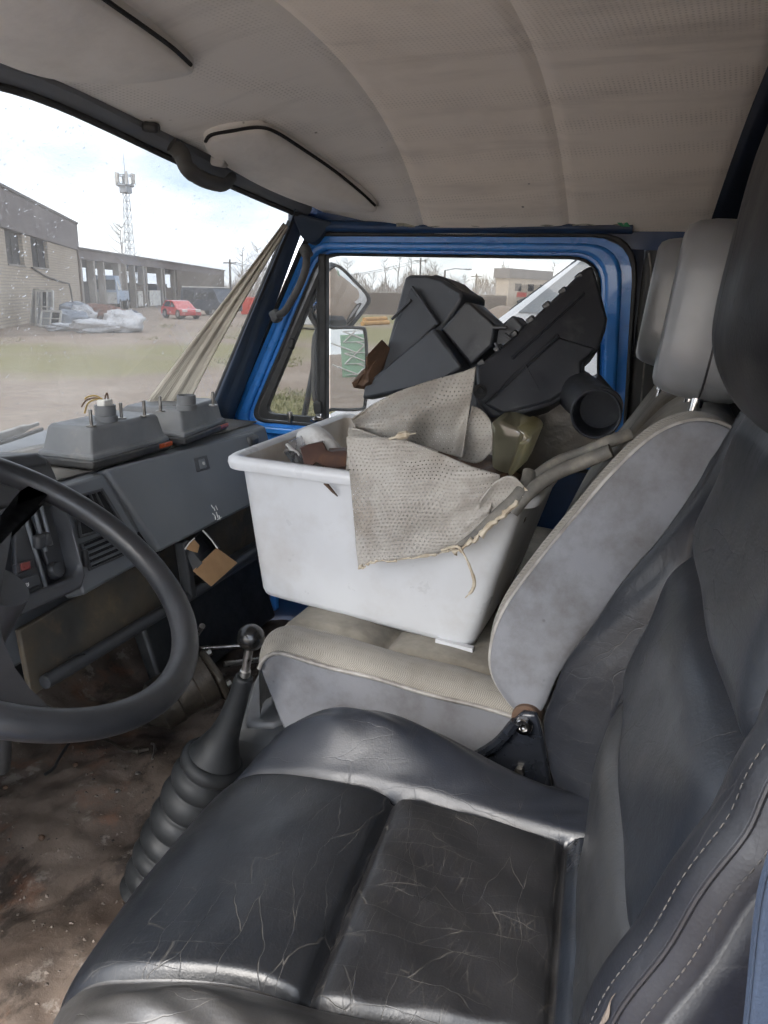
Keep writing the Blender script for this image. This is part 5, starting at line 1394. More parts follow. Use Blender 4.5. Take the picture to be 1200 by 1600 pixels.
prism('top_cap', [on_plane(a, b, p1, n1)-n1*.01 for a, b in [(660, 430), (676, 427), (694, 434), (708, 447), (722, 458), (712, 462), (690, 452), (672, 440)]], -n1*.07, M['black_plastic2'], ha, bevel=.008, bseg=3)
for a, b in (((600, 592), (617, 602)), ((703, 560), (708, 580)), ((686, 572), (690, 584)), ((650, 450), (690, 508)), ((618, 500), (648, 470))):
    tube('rib', [on_plane(*a, p1, n1)+n1*.012, on_plane(*b, p1, n1)+n1*.012], .003, M['black_plastic2'], ha, seg=6)
prism('back_panel', [on_plane(a, b, p1, n1)-n1*.03 for a, b in [(680, 500), (770, 545), (800, 590), (790, 650), (700, 650), (620, 620)]], -n1*.02, M['black_plastic2'], ha, bevel=.004)  # black plate added to close the bright sky gap between the housings
# middle box
p2_ = Vector((-.43, 1.36, .90)); n2_ = Vector((-.15, -1, .1)).normalized()
hc = thing('relay_box', 'dark open cornered plastic box wedged between the two black housings', 'plastic housing', tuple(p2_), 'black plastic housings in the tub')
prism('shell', [on_plane(a, b, p2_, n2_) for a, b in [(726, 472), (734, 472), (774, 508), (768, 540), (736, 570), (690, 514)]], -n2_*.07, M['black_plastic'], hc, bevel=.004)
prism('side_wall', [on_plane(a, b, p2_, n2_)-n2_*.02 for a, b in [(770, 512), (795, 490), (812, 508), (806, 520), (776, 548), (766, 546)]], -n2_*.05, M['black_plastic2'], hc, bevel=.004)
for a, b in (((772, 512), (793, 512)), ((775, 536), (781, 546)), ((790, 522), (800, 530))):
    tube('clip', [on_plane(*a, p2_, n2_)+n2_*.004, on_plane(*b, p2_, n2_)+n2_*.004], .003, M['black_plastic2'], hc, seg=6)
hx = prism('greasy_box', [at(a, b, y=1.40) for a, b in [(770, 660), (860, 630), (925, 600), (960, 640), (950, 715), (880, 735), (790, 745)]], (.0, .12, .01), M['cast'], bevel=.006)
tag(hx, 'dark brown greasy metal box under the black air box', 'metal box')
# crumpled rusty tin at the far left
def crumple(name, px, y, m_, seed, depth=.03):
    rnd = random.Random(seed); c = Vector(at(sum(p[0] for p in px)/len(px), sum(p[1] for p in px)/len(px), y=y))
    V = [Vector(at(a, b, y=y))+Vector((0, rnd.gauss(0, .012), 0)) for a, b in px]; n = len(V)
    W = [v.lerp(c, .45)+Vector((rnd.gauss(0, .004), -.012+rnd.gauss(0, .010), rnd.gauss(0, .004))) for v in V]
    Bk = [v+Vector((rnd.gauss(0, .004), depth, rnd.gauss(0, .004))) for v in V]
    VV_ = V+W+Bk+[c+Vector((0, -.006, 0))]
    F = []
    for i in range(n):
        j = (i+1) % n; F += [(i, j, n+j, n+i), (n+i, n+j, 3*n), (i, 2*n+i, 2*n+j, j)]
    F.append(tuple(range(2*n, 3*n)))
    return mk(name, VV_, F, M[m_], sharp=25)
tag(crumple('rusty_sheet', [(571, 558), (580, 553), (600, 530), (606, 545), (590, 590), (584, 605), (572, 612), (552, 606), (550, 598), (562, 580), (572, 578)], 1.40, 'rust', 3), 'crumpled rusty brown sheet metal left of the black housing', 'sheet metal')
# things at the near left corner
pv = thing('pipe_elbow', 'pale grey plastic pipe end in the near left corner of the tub', 'pipe', tuple(at(490, 690, y=1.24)))
pts = [at(478, 688, y=1.25), at(492, 684, y=1.24), at(510, 700, y=1.22), at(525, 722, y=1.21)]
V, F = tube_vf(catmull(pts, 6), .022, 20); mk('pipe', V, F, M['pvc'], pv, sharp=60)
br = thing('bent_bracket', 'dark brown bent metal bracket sticking out at the near left of the tub', 'bracket', tuple(at(505, 715, y=1.17)))
Q = lambda a, b, y: Vector(at(a, b, y=y))
prism('plate', [Q(468, 700, 1.165), Q(482, 694, 1.17), Q(504, 691, 1.18), Q(512, 706, 1.175), Q(540, 704, 1.17), Q(548, 716, 1.16), Q(546, 728, 1.155), Q(516, 735, 1.15), Q(494, 722, 1.15), Q(486, 732, 1.145), Q(474, 728, 1.145), Q(472, 714, 1.155)], (0, .004, 0), M['brown'], br, bevel=.002)
prism('lip', [Q(468, 700, 1.165), Q(504, 691, 1.18), Q(505, 688, 1.20), Q(470, 697, 1.185)], (0, 0, -.003), M['brown'], br, bevel=.001)
prism('lip', [Q(512, 706, 1.175), Q(540, 704, 1.17), Q(541, 699, 1.20), Q(514, 700, 1.20)], (0, 0, -.003), M['brown'], br, bevel=.001)
tag(crumple('silver_pack', [(452, 690), (462, 686), (470, 704), (476, 724), (470, 738), (455, 734), (456, 712)], 1.20, 'silver', 9, .02), 'small silver blister pack in the corner of the tub', 'blister pack')
sp_ = tube('metal_spatula', [at(449, 694, y=1.19), at(456, 702, y=1.185), at(464, 706, y=1.18), at(468, 712, y=1.18)], [.006, .005, .003, .003], M['pvc'], seg=8, sm=4, flat=(.4, 1)); tag(sp_, 'pale curved strip beside the silver blister pack', 'strip')
tag(crumple('rust_flake', [(540, 690), (552, 680), (560, 690), (558, 712), (544, 716)], 1.19, 'rust', 14, .02), 'small rusty flake behind the brown bracket', 'rust flake')
# clear lunch box
lb = thing('plastic_container', 'grubby clear plastic food container standing on edge in the tub', 'container', tuple(at(795, 700, y=1.26)))
cpx = [(766, 660), (776, 656), (808, 668), (818, 676), (806, 712), (794, 742), (780, 738), (768, 732)]
prism('body', [at(a, b, y=1.25) for a, b in cpx], (.01, .07, .01), M['clear'], lb, bevel=.008, bseg=3)
prism('lid', [at(a, b, y=1.245) for a, b in [(806, 668), (822, 676), (826, 684), (808, 728), (798, 746), (792, 742), (806, 708), (815, 680)]], (.01, .09, .01), M['clear'], lb, bevel=.004)
tube('clip_loop', [at(a, b, y=1.24) for a, b in ((814, 694), (824, 690), (828, 684), (822, 680))], .003, M['clear'], lb, seg=8, sm=4)
h1 = tube('rubber_hose', [at(818, 768, y=1.11), at(842, 742, y=1.13), at(872, 722, y=1.15), at(915, 706, y=1.16), at(952, 690, y=1.15), at(985, 678, y=1.16)], .0095, M['hose'], seg=14, sm=8); tag(h1, 'upper dusty rubber hose lying across the right end of the tub', 'hose', 'hoses across the tub')
h2 = tube('rubber_hose', [at(800, 800, y=1.085), at(826, 770, y=1.095), at(868, 740, y=1.12), at(912, 722, y=1.13), at(955, 704, y=1.13)], .0105, M['hose'], seg=14, sm=8); tag(h2, 'lower dusty rubber hose lying across the right end of the tub', 'hose', 'hoses across the tub')
# dark oily lump of rags filling the tub
def lump(u_, v_):
    x = lerp(-.665, -.20, u_); y = lerp(1.15, 1.58, v_)
    z = .655+.02*sin(17*x+9*y)*sin(13*y)+.012*sin(41*x)*sin(37*y) - .03*exp(-((x+.60)/.06)**2)+ .03*exp(-((x+.30)/.1)**2-((y-1.40)/.1)**2)
    return (x, y, z)
tag(grid('oily_rag', lump, 40, 40, M['rust'], solid=.01), 'dark brown oily rags filling the tub below the black housings', 'rags')
# ================================================================ YARD OUTSIDE
def ground_mat():
    g = G('yard_ground')
    big = g.noise(.09, 5, .6, co=g.map(loc=(13, 4, 0))); med_ = g.noise(.55, 7, .65); fine_ = g.noise(5, 6, .7)
    dirt = g.mix(g.rng(med_, .35, .65), (.245, .185, .140), (.34, .275, .22)); dirt = g.mix(g.rng(fine_, .45, .7, 0, .6), dirt, (.13, .11, .095))
    gr = g.mix(g.rng(fine_, .35, .65), (.15, .15, .055), (.25, .22, .095))
    blob = None
    for (px, py, r_) in ((60, 566, 5.0), (190, 570, 4.0), (330, 548, 6.0), (455, 640, 3.0), (500, 660, 3.0), (600, 522, 12.0), (640, 500, 16.0), (20, 545, 4.0)):
        q = at(px, py, z=GZ); dd = g.n('ShaderNodeVectorMath', {0: g.co, 1: (q[0], q[1], 0)}, operation='DISTANCE').outputs['Value']
        b_ = g.rng(dd, r_*.3, r_, 1, 0); blob = b_ if blob is None else g.math('MAXIMUM', blob, b_)
    msk = g.math('ADD', g.math('MULTIPLY', blob, .45), g.math('ADD', g.math('MULTIPLY', big, .4), g.math('MULTIPLY', med_, .5)))
    c = g.mix(g.math('MULTIPLY', g.rng(msk, .60, .85), .8), dirt, gr)
    c = g.mix(g.math('MULTIPLY', g.rng(g.vor(6), 0, .16, 1, 0), .8), c, (.42, .40, .37))
    g.set(col=c, rough=.95, spec=.2, nrm=g.bump(g.noise(9, 8, .7), .8, .05)); return g.m
M['ground'] = ground_mat()
gr_o = mk('ground', *grid_vf(lambda u_, v_: (lerp(-700, 700, u_), lerp(-700, 700, v_), GZ), 24, 24), M['ground']); tag(gr_o, 'yard of bare dirt and patchy spring grass', 'ground', kind='structure')
def gp(px, py, lift=0): return Vector(at(px, py, z=GZ+lift))
# grass tufts, one mass
def tufts():
    rnd = random.Random(21); V = []; F = []
    for k in range(9000):
        px = rnd.uniform(-60, 800); py = 505+ (rnd.random()**1.3)*130 if px < 420 else 505+rnd.random()*160
        p = gp(px, py)
        cl = sin(p.x*.55+1.2)*sin(p.y*.4+.5)+.5*sin(p.x*1.3+p.y*.8)
        if cl < .75: continue
        for q in range(4):
            a = rnd.uniform(0, 2*pi); h = rnd.uniform(.03, .10); w_ = rnd.uniform(.006, .016); o = p+Vector((rnd.gauss(0, .09), rnd.gauss(0, .09), 0)); n = len(V)
            t = Vector((cos(a), sin(a), 0)); V += [o-t*w_, o+t*w_, o+Vector((rnd.gauss(0, .05), rnd.gauss(0, .05), h))]; F.append((n, n+1, n+2))
    M['grass'] = plain('grass_blades', (.13, .14, .05), .8, col2=(.24, .21, .10), vs_=1.5, bstr=0)
    o = mk('grass', V, F, M['grass'], sharp=0); tag(o, 'thin dry spring grass scattered over the yard', 'grass', kind='stuff')
tufts()
M['brick'] = None
def brick_mat(name, c1, c2, mortar, sc=1.0):
    g = G(name)
    uv = g.tc.outputs['UV']
    b = g.n('ShaderNodeTexBrick', {'Vector': uv, 'Color1': (*c1, 1), 'Color2': (*c2, 1), 'Mortar': (*mortar, 1), 'Scale': sc, 'Mortar Size': .02, 'Brick Width': .26, 'Row Height': .14})
    c = g.mix(g.rng(g.noise(.7, 7, .65), .4, .75, 0, .55), b.outputs[0], tuple(q*.55 for q in c1))
    g.set(col=c, rough=.9, spec=.2, nrm=g.bump(b.outputs['Fac'], .4, .02)); return g.m
M['brick1'] = brick_mat('cream_brick', (.54, .455, .355), (.46, .39, .305), (.30, .27, .24))
M['brick2'] = brick_mat('brown_brick', (.20, .16, .13), (.15, .125, .105), (.12, .11, .10))
M['fascia'] = plain('tarred_fascia', (.12, .10, .10), .8, col2=(.17, .145, .14), vs_=.6, bs=4, bd=.02)
M['roofedge'] = plain('weathered_roof_edge', (.14, .13, .13), .8, col2=(.10, .09, .09), vs_=.8, bs=4, bd=.02)
M['darkwin'] = plain('broken_window_dark', (.014, .014, .018), .85, col2=(.05, .045, .045), vs_=1.2, bstr=0)
M['concrete'] = plain('concrete_post', (.30, .275, .245), .9, col2=(.22, .20, .18), vs_=.9, bs=5, bd=.02)
M['shed_dark'] = plain('shed_inside', (.055, .05, .05), .9, bstr=0)
M['oldwhite'] = plain('peeling_white_paint', (.62, .61, .58), .7, col2=(.40, .38, .34), vs_=3, bs=30)
M['pole'] = plain('weathered_pole', (.13, .12, .115), .9, col2=(.09, .08, .075), vs_=2)
M['bark'] = plain('grey_bark', (.30, .27, .24), .9, col2=(.20, .175, .155), vs_=1.5, bstr=0)
M['birch'] = plain('pale_birch_bark', (.34, .32, .30), .9, col2=(.14, .12, .11), vs_=2.5, bstr=0)
M['bud'] = plain('spring_buds', (.17, .165, .065), .8, col2=(.24, .21, .10), vs_=.8, bstr=0)
M['bag'] = plain('grey_plastic_sheet', (.52, .52, .53), .5, col2=(.36, .365, .38), vs_=2.5, bs=9, bstr=.8, bd=.05)
M['bag2'] = plain('blue_grey_tarpaulin', (.22, .25, .30), .5, col2=(.32, .34, .37), vs_=2.5, bs=9, bstr=.8, bd=.05)
M['redheap'] = plain('red_brown_scrap', (.20, .085, .055), .85, col2=(.12, .07, .055), vs_=3, bs=7, bstr=.8, bd=.05)
M['galv'] = plain('galvanised_steel', (.38, .40, .42), .5, .6, col2=(.26, .28, .30), vs_=1, bstr=0)
M['carred'] = plain('red_car_paint', (.42, .022, .022), .3, col2=(.36, .02, .02), vs_=1, bstr=0, coat=.4)
M['cardark'] = plain('dark_van_paint', (.035, .045, .065), .35, col2=(.05, .055, .07), vs_=1, bstr=0)
M['carwhite'] = plain('white_car_paint', (.55, .56, .58), .28, col2=(.48, .49, .51), vs_=1.2, bstr=0, coat=.4)
M['carblue'] = plain('blue_truck_paint', (.22, .31, .44), .4, col2=(.34, .39, .46), vs_=1, bstr=0)
M['carglass'] = plain('car_window', (.03, .035, .042), .12, bstr=0)
M['vanglass'] = plain('van_window_reflection', (.16, .175, .19), .12, col2=(.30, .31, .32), vs_=2.5, bstr=0)  # pale grey colour paints the reflection on the van's side window
M['tyre'] = plain('tyre_rubber', (.02, .02, .02), .8, bstr=0)
M['hub'] = plain('wheel_hub', (.35, .35, .36), .4, .5, bstr=0)
M['redbox'] = plain('red_container_paint', (.48, .06, .035), .5, col2=(.40, .05, .03), vs_=1, bstr=0)
M['greenbox'] = plain('green_container_paint', (.30, .46, .33), .55, col2=(.25, .40, .28), vs_=1, bs=6)
M['log'] = plain('fresh_timber', (.48, .27, .09), .8, col2=(.36, .20, .07), vs_=2)
M['bank'] = plain('earth_bank', (.22, .17, .13), .95, col2=(.30, .25, .20), vs_=.5, bs=2, bstr=.8, bd=.1)

class Facade:
    """a vertical wall plane standing on the ground between two points"""
    def __init__(s, a, b):
        s.A = gp(*a); s.B = gp(*b); s.d = (s.B-s.A); s.d.z = 0; s.L = s.d.length; s.d.normalize()
        s.n = Vector((s.d.y, -s.d.x, 0))
        if s.n.dot(s.A-Vector(CAM)) > 0: s.n = -s.n      # towards the camera
    def p(s, px, py, off=0):
        dd = Vector(_f + _r*(px-600)/FPX + _u*(800-py)/FPX); t = (s.A+s.n*off-Vector(CAM)).dot(s.n)/dd.dot(s.n); return Vector(CAM)+dd*t
    def uv(s, p): return ((p-s.A).dot(s.d), p.z-GZ)
    def w(s, a, z, off=0): return s.A+s.d*a+Vector((0, 0, z))+s.n*off
def fprism(name, F_, rects, depth, mat, par, off=0, bevel=0):
    V = []; FF = []
    a0, a1, z0, z1 = rects
    P_ = [F_.w(a0, z0, off), F_.w(a1, z0, off), F_.w(a1, z1, off), F_.w(a0, z1, off)]
    V, FF = prism_vf(P_, -F_.n*depth)
    uvs = [((v-F_.A).dot(F_.d)+(v-F_.A).dot(F_.n), v.z-GZ) for v in V]
    return mk(name, V, FF, mat, par, uv=uvs, smooth=False)
# ---- near brick building: wall built round its two window openings
f1_ = Facade((33, 507), (129, 488))
b1 = thing('brick_building', 'cream brick workshop with dark fascia and two broken windows at the far left', 'building', tuple(f1_.A))
aL = f1_.uv(f1_.p(-90, 470))[0]; aR = f1_.L
zf0 = f1_.uv(f1_.p(129, 393))[1]; zf1 = f1_.uv(f1_.p(129, 356))[1]
wins = []
for (xa, xb, ya, yb) in ((8, 39, 375, 416), (48, 77, 381, 417), (-60, -22, 364, 410)):
    u0, z1_ = f1_.uv(f1_.p(xa, ya)); u1, z0_ = f1_.uv(f1_.p(xb, yb)); wins.append((u0, u1, z0_, z1_))
wins.sort(); zlo = sum(w_[2] for w_ in wins)/3; zhi = zf0-.02
fprism('wall', f1_, (aL, aR, 0, zlo), .3, M['brick1'], b1)
edges = [aL]+[q for w_ in wins for q in (w_[0], w_[1])]+[aR]
for k in range(0, len(edges), 2): fprism('wall_pier', f1_, (edges[k], edges[k+1], zlo, zhi), .3, M['brick1'], b1)
for w_ in wins:
    wo = fprism('window', f1_, (w_[0], w_[1], zlo, zhi), .05, M['darkwin'], b1, off=-.2)
    fprism('sill', f1_, (w_[0]-.05, w_[1]+.05, zlo-.08, zlo), .25, M['concrete'], wo, off=.06)
    mw = (w_[0]+w_[1])/2; fprism('mullion', f1_, (mw-.03, mw+.03, zlo+.002, zhi), .05, M['shed_dark'], wo, off=-.12)
fprism('fascia', f1_, (aL, aR+.05, zf0, zf1), 7.0, M['fascia'], b1, off=.12)
fprism('roof_coping', f1_, (aL, aR+.1, zf1, zf1+.12), 7.2, M['roofedge'], b1, off=.2)
V, F = box_vf((0, 0, 0), (1, 1, 1))
P_ = [f1_.w(aR-.02, 0, -.3), f1_.w(aR-.02, zf0, -.3), f1_.w(aR-.02, zf0, -7), f1_.w(aR-.02, 0, -7)]
V, F = prism_vf(P_, -f1_.d*.3); mk('end_wall', V, F, M['brick1'], b1, uv=[((v-f1_.A).dot(f1_.n), v.z-GZ) for v in V], smooth=False)
tube('conduit', [f1_.p(50, 418, .06), f1_.p(72, 432, .06), f1_.p(98, 441, .06), f1_.p(108, 443, .06), f1_.p(111, 455, .06), f1_.p(115, 483, .06)], .05, M['pole'], b1, seg=6)
tube('downpipe', [f1_.w(aR-.35, 0, .08), f1_.w(aR-.35, zf0, .08)], .06, M['rust'], b1, seg=6)
# ---- long shed with open bays
f2 = Facade((131, 488), (352, 471))
b2 = thing('open_shed', 'long brown shed with open bays between posts beyond the brick workshop', 'building', tuple(f2.A))
L2 = f2.L; zt1 = f2.uv(f2.p(131, 381))[1]; zt2 = f2.uv(f2.p(352, 428))[1]
ztop = (zt1+zt2)/2; zb = ztop*.845; DEP = 9.0
fprism('roof_fascia', f2, (-.3, L2, zb, ztop), DEP, M['fascia'], b2)
fprism('roof_coping', f2, (-.3, L2+.2, ztop, ztop+.12), DEP+.4, M['roofedge'], b2, off=.15)
def ua(px): return f2.uv(f2.p(px, 450))[0]
cols = [131, 151, 166, 190, 200, 213, 227, 231, 255, 259, 275]
for px_ in cols:
    a = ua(px_); wd = .32 if px_ not in (190, 227, 255) else .6
    fprism('post', f2, (a-wd/2, a+wd/2, 0, zb), .5, M['concrete'], b2, off=-.05)
fprism('wall', f2, (ua(278), L2, 0, zb), .3, M['brick2'], b2, off=-.04)
fprism('wall', f2, (ua(190), ua(200), 0, zb), .28, M['brick2'], b2, off=-.08)
fprism('wall', f2, (ua(213), ua(231), 0, zb*.55), .28, M['brick2'], b2, off=-.08)
fprism('back_wall', f2, (-.3, L2, 0, zb*.62), .3, M['shed_dark'], b2, off=-DEP+.6)
for k, px_ in enumerate((140, 158, 178, 205, 222, 243, 268, 300, 330)):
    a = ua(px_); fprism('rear_post', f2, (a-.2, a+.2, zb*.62, zb), .3, M['shed_dark'], b2, off=-DEP+.6)
fprism('bay_panel', f2, (ua(131), ua(150), 0, zb*.48), .1, M['darkwin'], b2, off=-.5)
for (x0, x1, k0, k1) in ((215, 222, .04, .40), (233, 250, .03, .42)): fprism('white_door', f2, (ua(x0), ua(x1), zb*k0, zb*k1), .08, M['oldwhite'], b2, off=.02)
fprism('bay_panel', f2, (ua(256), ua(277), 0, zb*.5), .1, M['brick2'], b2, off=-.3)
# ---- radio mast
mbse = Vector(at(207, 452, d=96.0)); mbse.z = GZ; mtop = Vector(at(207, 283, d=96.0)).z
ms = thing('radio_mast', 'tall galvanised lattice radio mast with antenna ring behind the shed', 'mast', tuple(mbse))
H_ = mtop-GZ; w0, w1 = .50, .24
def mc(k, t): s_ = lerp(w0, w1, t); return mbse+Vector(((-1, 1, 1, -1)[k]*s_, (-1, -1, 1, 1)[k]*s_, H_*t))
for k in range(4): tube('leg', [mc(k, 0), mc(k, 1)], .035, M['galv'], ms, seg=6)
nb = 16
for i in range(nb):
    mb = MB()
    for k in range(4):
        a, b = i/nb, (i+1)/nb; mb.add(*tube_vf([mc(k, a), mc((k+1) % 4, b)], .03, 5)); mb.add(*tube_vf([mc(k, b), mc((k+1) % 4, b)], .03, 5))
    if i > nb*.55: mb.build('lattice_bay', M['galv'], ms)['kind'] = 'stuff'
    else: mb.build('lattice_bay', M['galv'], ms)['kind'] = 'stuff'
pt = mbse+Vector((0, 0, H_)); rr_ = .95
pf_ = tube('platform_ring', [pt+Vector((rr_*cos(a), rr_*sin(a), -1.0)) for a in np.linspace(0, 2*pi, 13)[:-1]], .10, M['galv'], ms, seg=6, closed=True)
tube('guard_ring', [pt+Vector((rr_*cos(a), rr_*sin(a), .15)) for a in np.linspace(0, 2*pi, 13)[:-1]], .06, M['galv'], ms, seg=6, closed=True)
for k in range(6):
    a = k*pi/3+.3; c = pt+Vector((rr_*1.12*cos(a), rr_*1.12*sin(a), -.2)); box('antenna', c, (.28, .28, 1.5 if k % 2 else 1.1), M['oldwhite'], ms, rot=(0, 0, a), bevel=.05)
    tube('strut', [pt+Vector((0, 0, -1.0)), c+Vector((0, 0, -.5))], .05, M['galv'], ms, seg=5)
box('mast_head', pt+Vector((0, 0, -1.4)), (1.1, 1.1, .9), M['galv'], ms, bevel=.1)
tube('whip', [pt, pt+Vector((0, 0, 2.6))], [.05, .02], M['galv'], ms, seg=5)
# ---- leaning window frames by the wall
def leaning_frame(label, px0, px1, pyb, hgt, lean, panes):
    a = gp(px0, pyb); b = gp(px1, pyb+1); d = (b-a); wd = d.length; d.normalize(); back = Vector((-d.y, d.x, 0))
    if back.dot(a-Vector(CAM)) < 0: back = -back
    up = (Vector((0, 0, 1))*cos(lean)+back*sin(lean))
    t = thing('old_window_frame', label, 'window frame', tuple(a), 'old window frames leaning by the workshop')
    def bar(nm, x0, z0, x1, z1, th):
        A = a+d*x0+up*z0; B = a+d*x1+up*z1; ax_ = (B-A).normalized(); s_ = ax_.cross(back).normalized()*th/2
        prism(nm, [A-s_, A+s_, B+s_, B-s_], back*.06, M['oldwhite'], t, bevel=0, smooth=False)
    bar('stile', 0, 0, 0, hgt, .09); bar('stile', wd, 0, wd, hgt, .09); bar('rail', 0, 0.04, wd, 0.04, .09); bar('rail', 0, hgt, wd, hgt, .09)
    for k in range(1, panes): bar('mullion', wd*k/panes, .045, wd*k/panes, hgt-.045, .07)
    bar('glazing_bar', 0, hgt*.55, wd, hgt*.55, .05)
    for k in range(panes):
        A = a+d*(wd*k/panes); prism('pane', [A+d*.05+up*.1+back*.03, A+d*(wd/panes-.05)+up*.1+back*.03, A+d*(wd/panes-.05)+up*(hgt-.06)+back*.03, A+d*.05+up*(hgt-.06)+back*.03], back*.01, M['carglass'] if k % 2 else M['galv'], t, bevel=0, smooth=False)
leaning_frame('left leaning white window frame, narrow and tilted', 46, 55, 508, 1.65, .20, 1)
leaning_frame('middle leaning white window frame with two lights', 56, 82, 509, 1.60, .14, 3)
leaning_frame('low grey window frame lying in front of the leaning ones', 62, 92, 511, .75, .35, 2)
# ---- heap of bags and sheeting
def sack(name, label, px, py, w_, d_, h_, m_, seed, cat='rubbish bag', group='bags in the rubbish heap'):
    rnd = random.Random(seed); c = gp(px, py); ph = [rnd.uniform(0, 6) for _ in range(6)]
    V, F = sell((0, 0, 0), (1, 1, 1), .8, .8, 30, 46)
    out = []
    for v in V:
        q = 1+.30*mnoise.noise(v*1.6+Vector(ph[:3]))-.22*abs(mnoise.noise(v*3.1+Vector(ph[3:])))+.10*mnoise.noise(v*7)
        out.append((c.x+(v.x*w_*cos(.9)-v.y*d_*sin(.9))*q, c.y+(v.x*w_*sin(.9)+v.y*d_*cos(.9))*q, GZ+h_*.82+max(v.z*q, -.82)*h_))
    o = mk(name, out, F, M[m_], sharp=0); tag(o, label, cat, group); return o
sack('scrap_mound', 'red brown mound of scrap behind the grey bags', 152, 497, 1.5, .8, .45, 'redheap', 1, 'scrap heap')
sack('scrap_mound', 'dark blue grey scrap sticking out between the bags and the shed', 118, 500, .8, .6, .55, 'bag2', 2, 'scrap heap')
sack('rubbish_bag', 'crumpled blue grey bag at the left end of the heap', 112, 510, .75, .5, .42, 'bag2', 3)
sack('rubbish_bag', 'pale crumpled bag second from the left end of the heap', 132, 507, .60, .45, .50, 'bag', 4)
sack('rubbish_bag', 'flat pale bag in the front middle of the heap', 150, 520, .95, .55, .30, 'bag', 5)
sack('rubbish_bag', 'big pale grey bag at the right end of the heap', 196, 519, .85, .6, .48, 'bag', 6)
sack('rubbish_bag', 'dark bag at the far right behind the big pale one', 203, 503, .5, .4, .34, 'cardark', 7)
sack('rubbish_bag', 'low grey sheeting in front of the leaning frames', 104, 517, .8, .35, .18, 'bag', 8)
# ---- vehicles
def car(name, label, cat, pos, yaw, L_, W_, H_, prof_, gl_, body, extra=None, wr=.30, group=None, glass='carglass'):
    """prof_: side outline (x 0..1 of length, z metres above ground), gl_: list of window outlines"""
    t = thing(name, label, cat, tuple(pos), group); Rz = Matrix.Rotation(yaw, 3, 'Z')
    def T(x, y, z): q = Rz @ Vector((x, y, 0)); return Vector((pos[0]+q.x, pos[1]+q.y, GZ+z))
    V = []; F = []; n = len(prof_)
    ysl = [(-W_/2, .0), (-W_/2+.06, .0), (W_/2-.06, .0), (W_/2, .0)]
    def taper(z): return 1-.16*sstep(H_*.55, H_, z)
    for (yy, _) in ysl:
        for x, z in prof_: V.append(T((x-.5)*L_, yy*taper(z), z))
    for k in range(3):
        for i in range(n): j = (i+1) % n; F.append((k*n+i, k*n+j, (k+1)*n+j, (k+1)*n+i))
    F.append(tuple(range(n))[::-1]); F.append(tuple(3*n+i for i in range(n)))
    mk('body', V, F, M[body], t, bevel=.04, bseg=2)
    for g_i in gl_:
        for s_ in (-1, 1):
            V = [T((x-.5)*L_, s_*(W_/2*taper(z)+.006), z) for x, z in g_i]; V2 = [T((x-.5)*L_, s_*(W_/2*taper(z)-.03), z) for x, z in g_i]; m_ = len(V)
            mk('side_window', V+V2, [tuple(range(m_)), tuple(range(m_, 2*m_))]+[(i, (i+1) % m_, m_+(i+1) % m_, m_+i) for i in range(m_)], M[glass], t, smooth=False)
    for fx in ((.19), (.80)):
        for s_ in (-1, 1):
            c = T((fx-.5)*L_, s_*(W_/2-.09), wr); ax_ = Rz @ Vector((0, s_, 0))
            wo = lathe('wheel', [(wr*.55, .10), (wr*.9, .11), (wr, .07), (wr, -.07), (wr*.9, -.1), (.02, -.1)], c, ax_, M['tyre'], t, seg=20)
            lathe('rim', [(wr*.58, .085), (wr*.5, .105), (.02, .10)], c, ax_, M['hub'], wo, seg=16)
    return t, T
hatch = [(x, z*.77) for x, z in [(0, .30), (.0, .55), (.03, .72), (.26, .86), (.42, 1.30), (.50, 1.40), (.80, 1.42), (.93, 1.05), (.985, .95), (1, .6), (.99, .30)]]
hg_ = [[(x, z*.77) for x, z in q] for q in [[(.31, .90), (.43, 1.27), (.52, 1.33), (.56, .92)], [(.58, .92), (.56, 1.33), (.78, 1.34), (.86, .96)]]]
t, T = car('parked_car', 'small red hatchback parked in front of the shed', 'car', gp(283, 498), radians(152), 2.75, 1.3, 1.05, hatch, hg_, 'carred')
for s_ in (-1, 1): box('headlight', T(-1.36, s_*.44, .52), (.12, .32, .16), M['oldwhite'], t, rot=(0, 0, radians(148)), bevel=.03)
vanp = [(0, .35), (0, .8), (.06, 1.0), (.18, 1.65), (.24, 1.85), (.97, 1.88), (1, 1.7), (1, .35)]
vg = [[(.13, 1.10), (.21, 1.68), (.32, 1.70), (.32, 1.10)], [(.36, 1.1), (.36, 1.70), (.62, 1.72), (.62, 1.1)], [(.66, 1.1), (.66, 1.72), (.93, 1.72), (.93, 1.1)]]
t, T = car('parked_van', 'dark van with a pale roof parked behind the red hatchback', 'van', gp(330, 493), radians(160), 4.7, 1.8, 1.9, vanp, vg, 'cardark')
V, F = box_vf((0, 0, 0), (3.5, 1.5, .06)); mk('pale_roof', [T(v[0]+.5, v[1], 1.90+v[2]) for v in V], F, M['oldwhite'], t, bevel=.02)
t, T = car('parked_car', 'white hatchback far off seen through the quarter light', 'car', gp(482, 514), radians(168), 3.9, 1.65, 1.42, hatch, hg_, 'carwhite')
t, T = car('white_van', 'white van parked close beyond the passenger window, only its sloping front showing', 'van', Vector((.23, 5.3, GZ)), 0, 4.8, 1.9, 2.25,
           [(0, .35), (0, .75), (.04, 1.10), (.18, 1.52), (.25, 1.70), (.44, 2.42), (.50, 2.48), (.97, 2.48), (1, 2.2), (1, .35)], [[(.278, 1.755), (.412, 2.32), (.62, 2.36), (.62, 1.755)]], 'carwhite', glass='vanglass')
V = [T((x-.5)*4.8, y, z) for x, z in ((.262, 1.755), (.424, 2.365)) for y in (-.72, .72)]
nrm_ = Vector((-.61, 0, .777)).normalized()
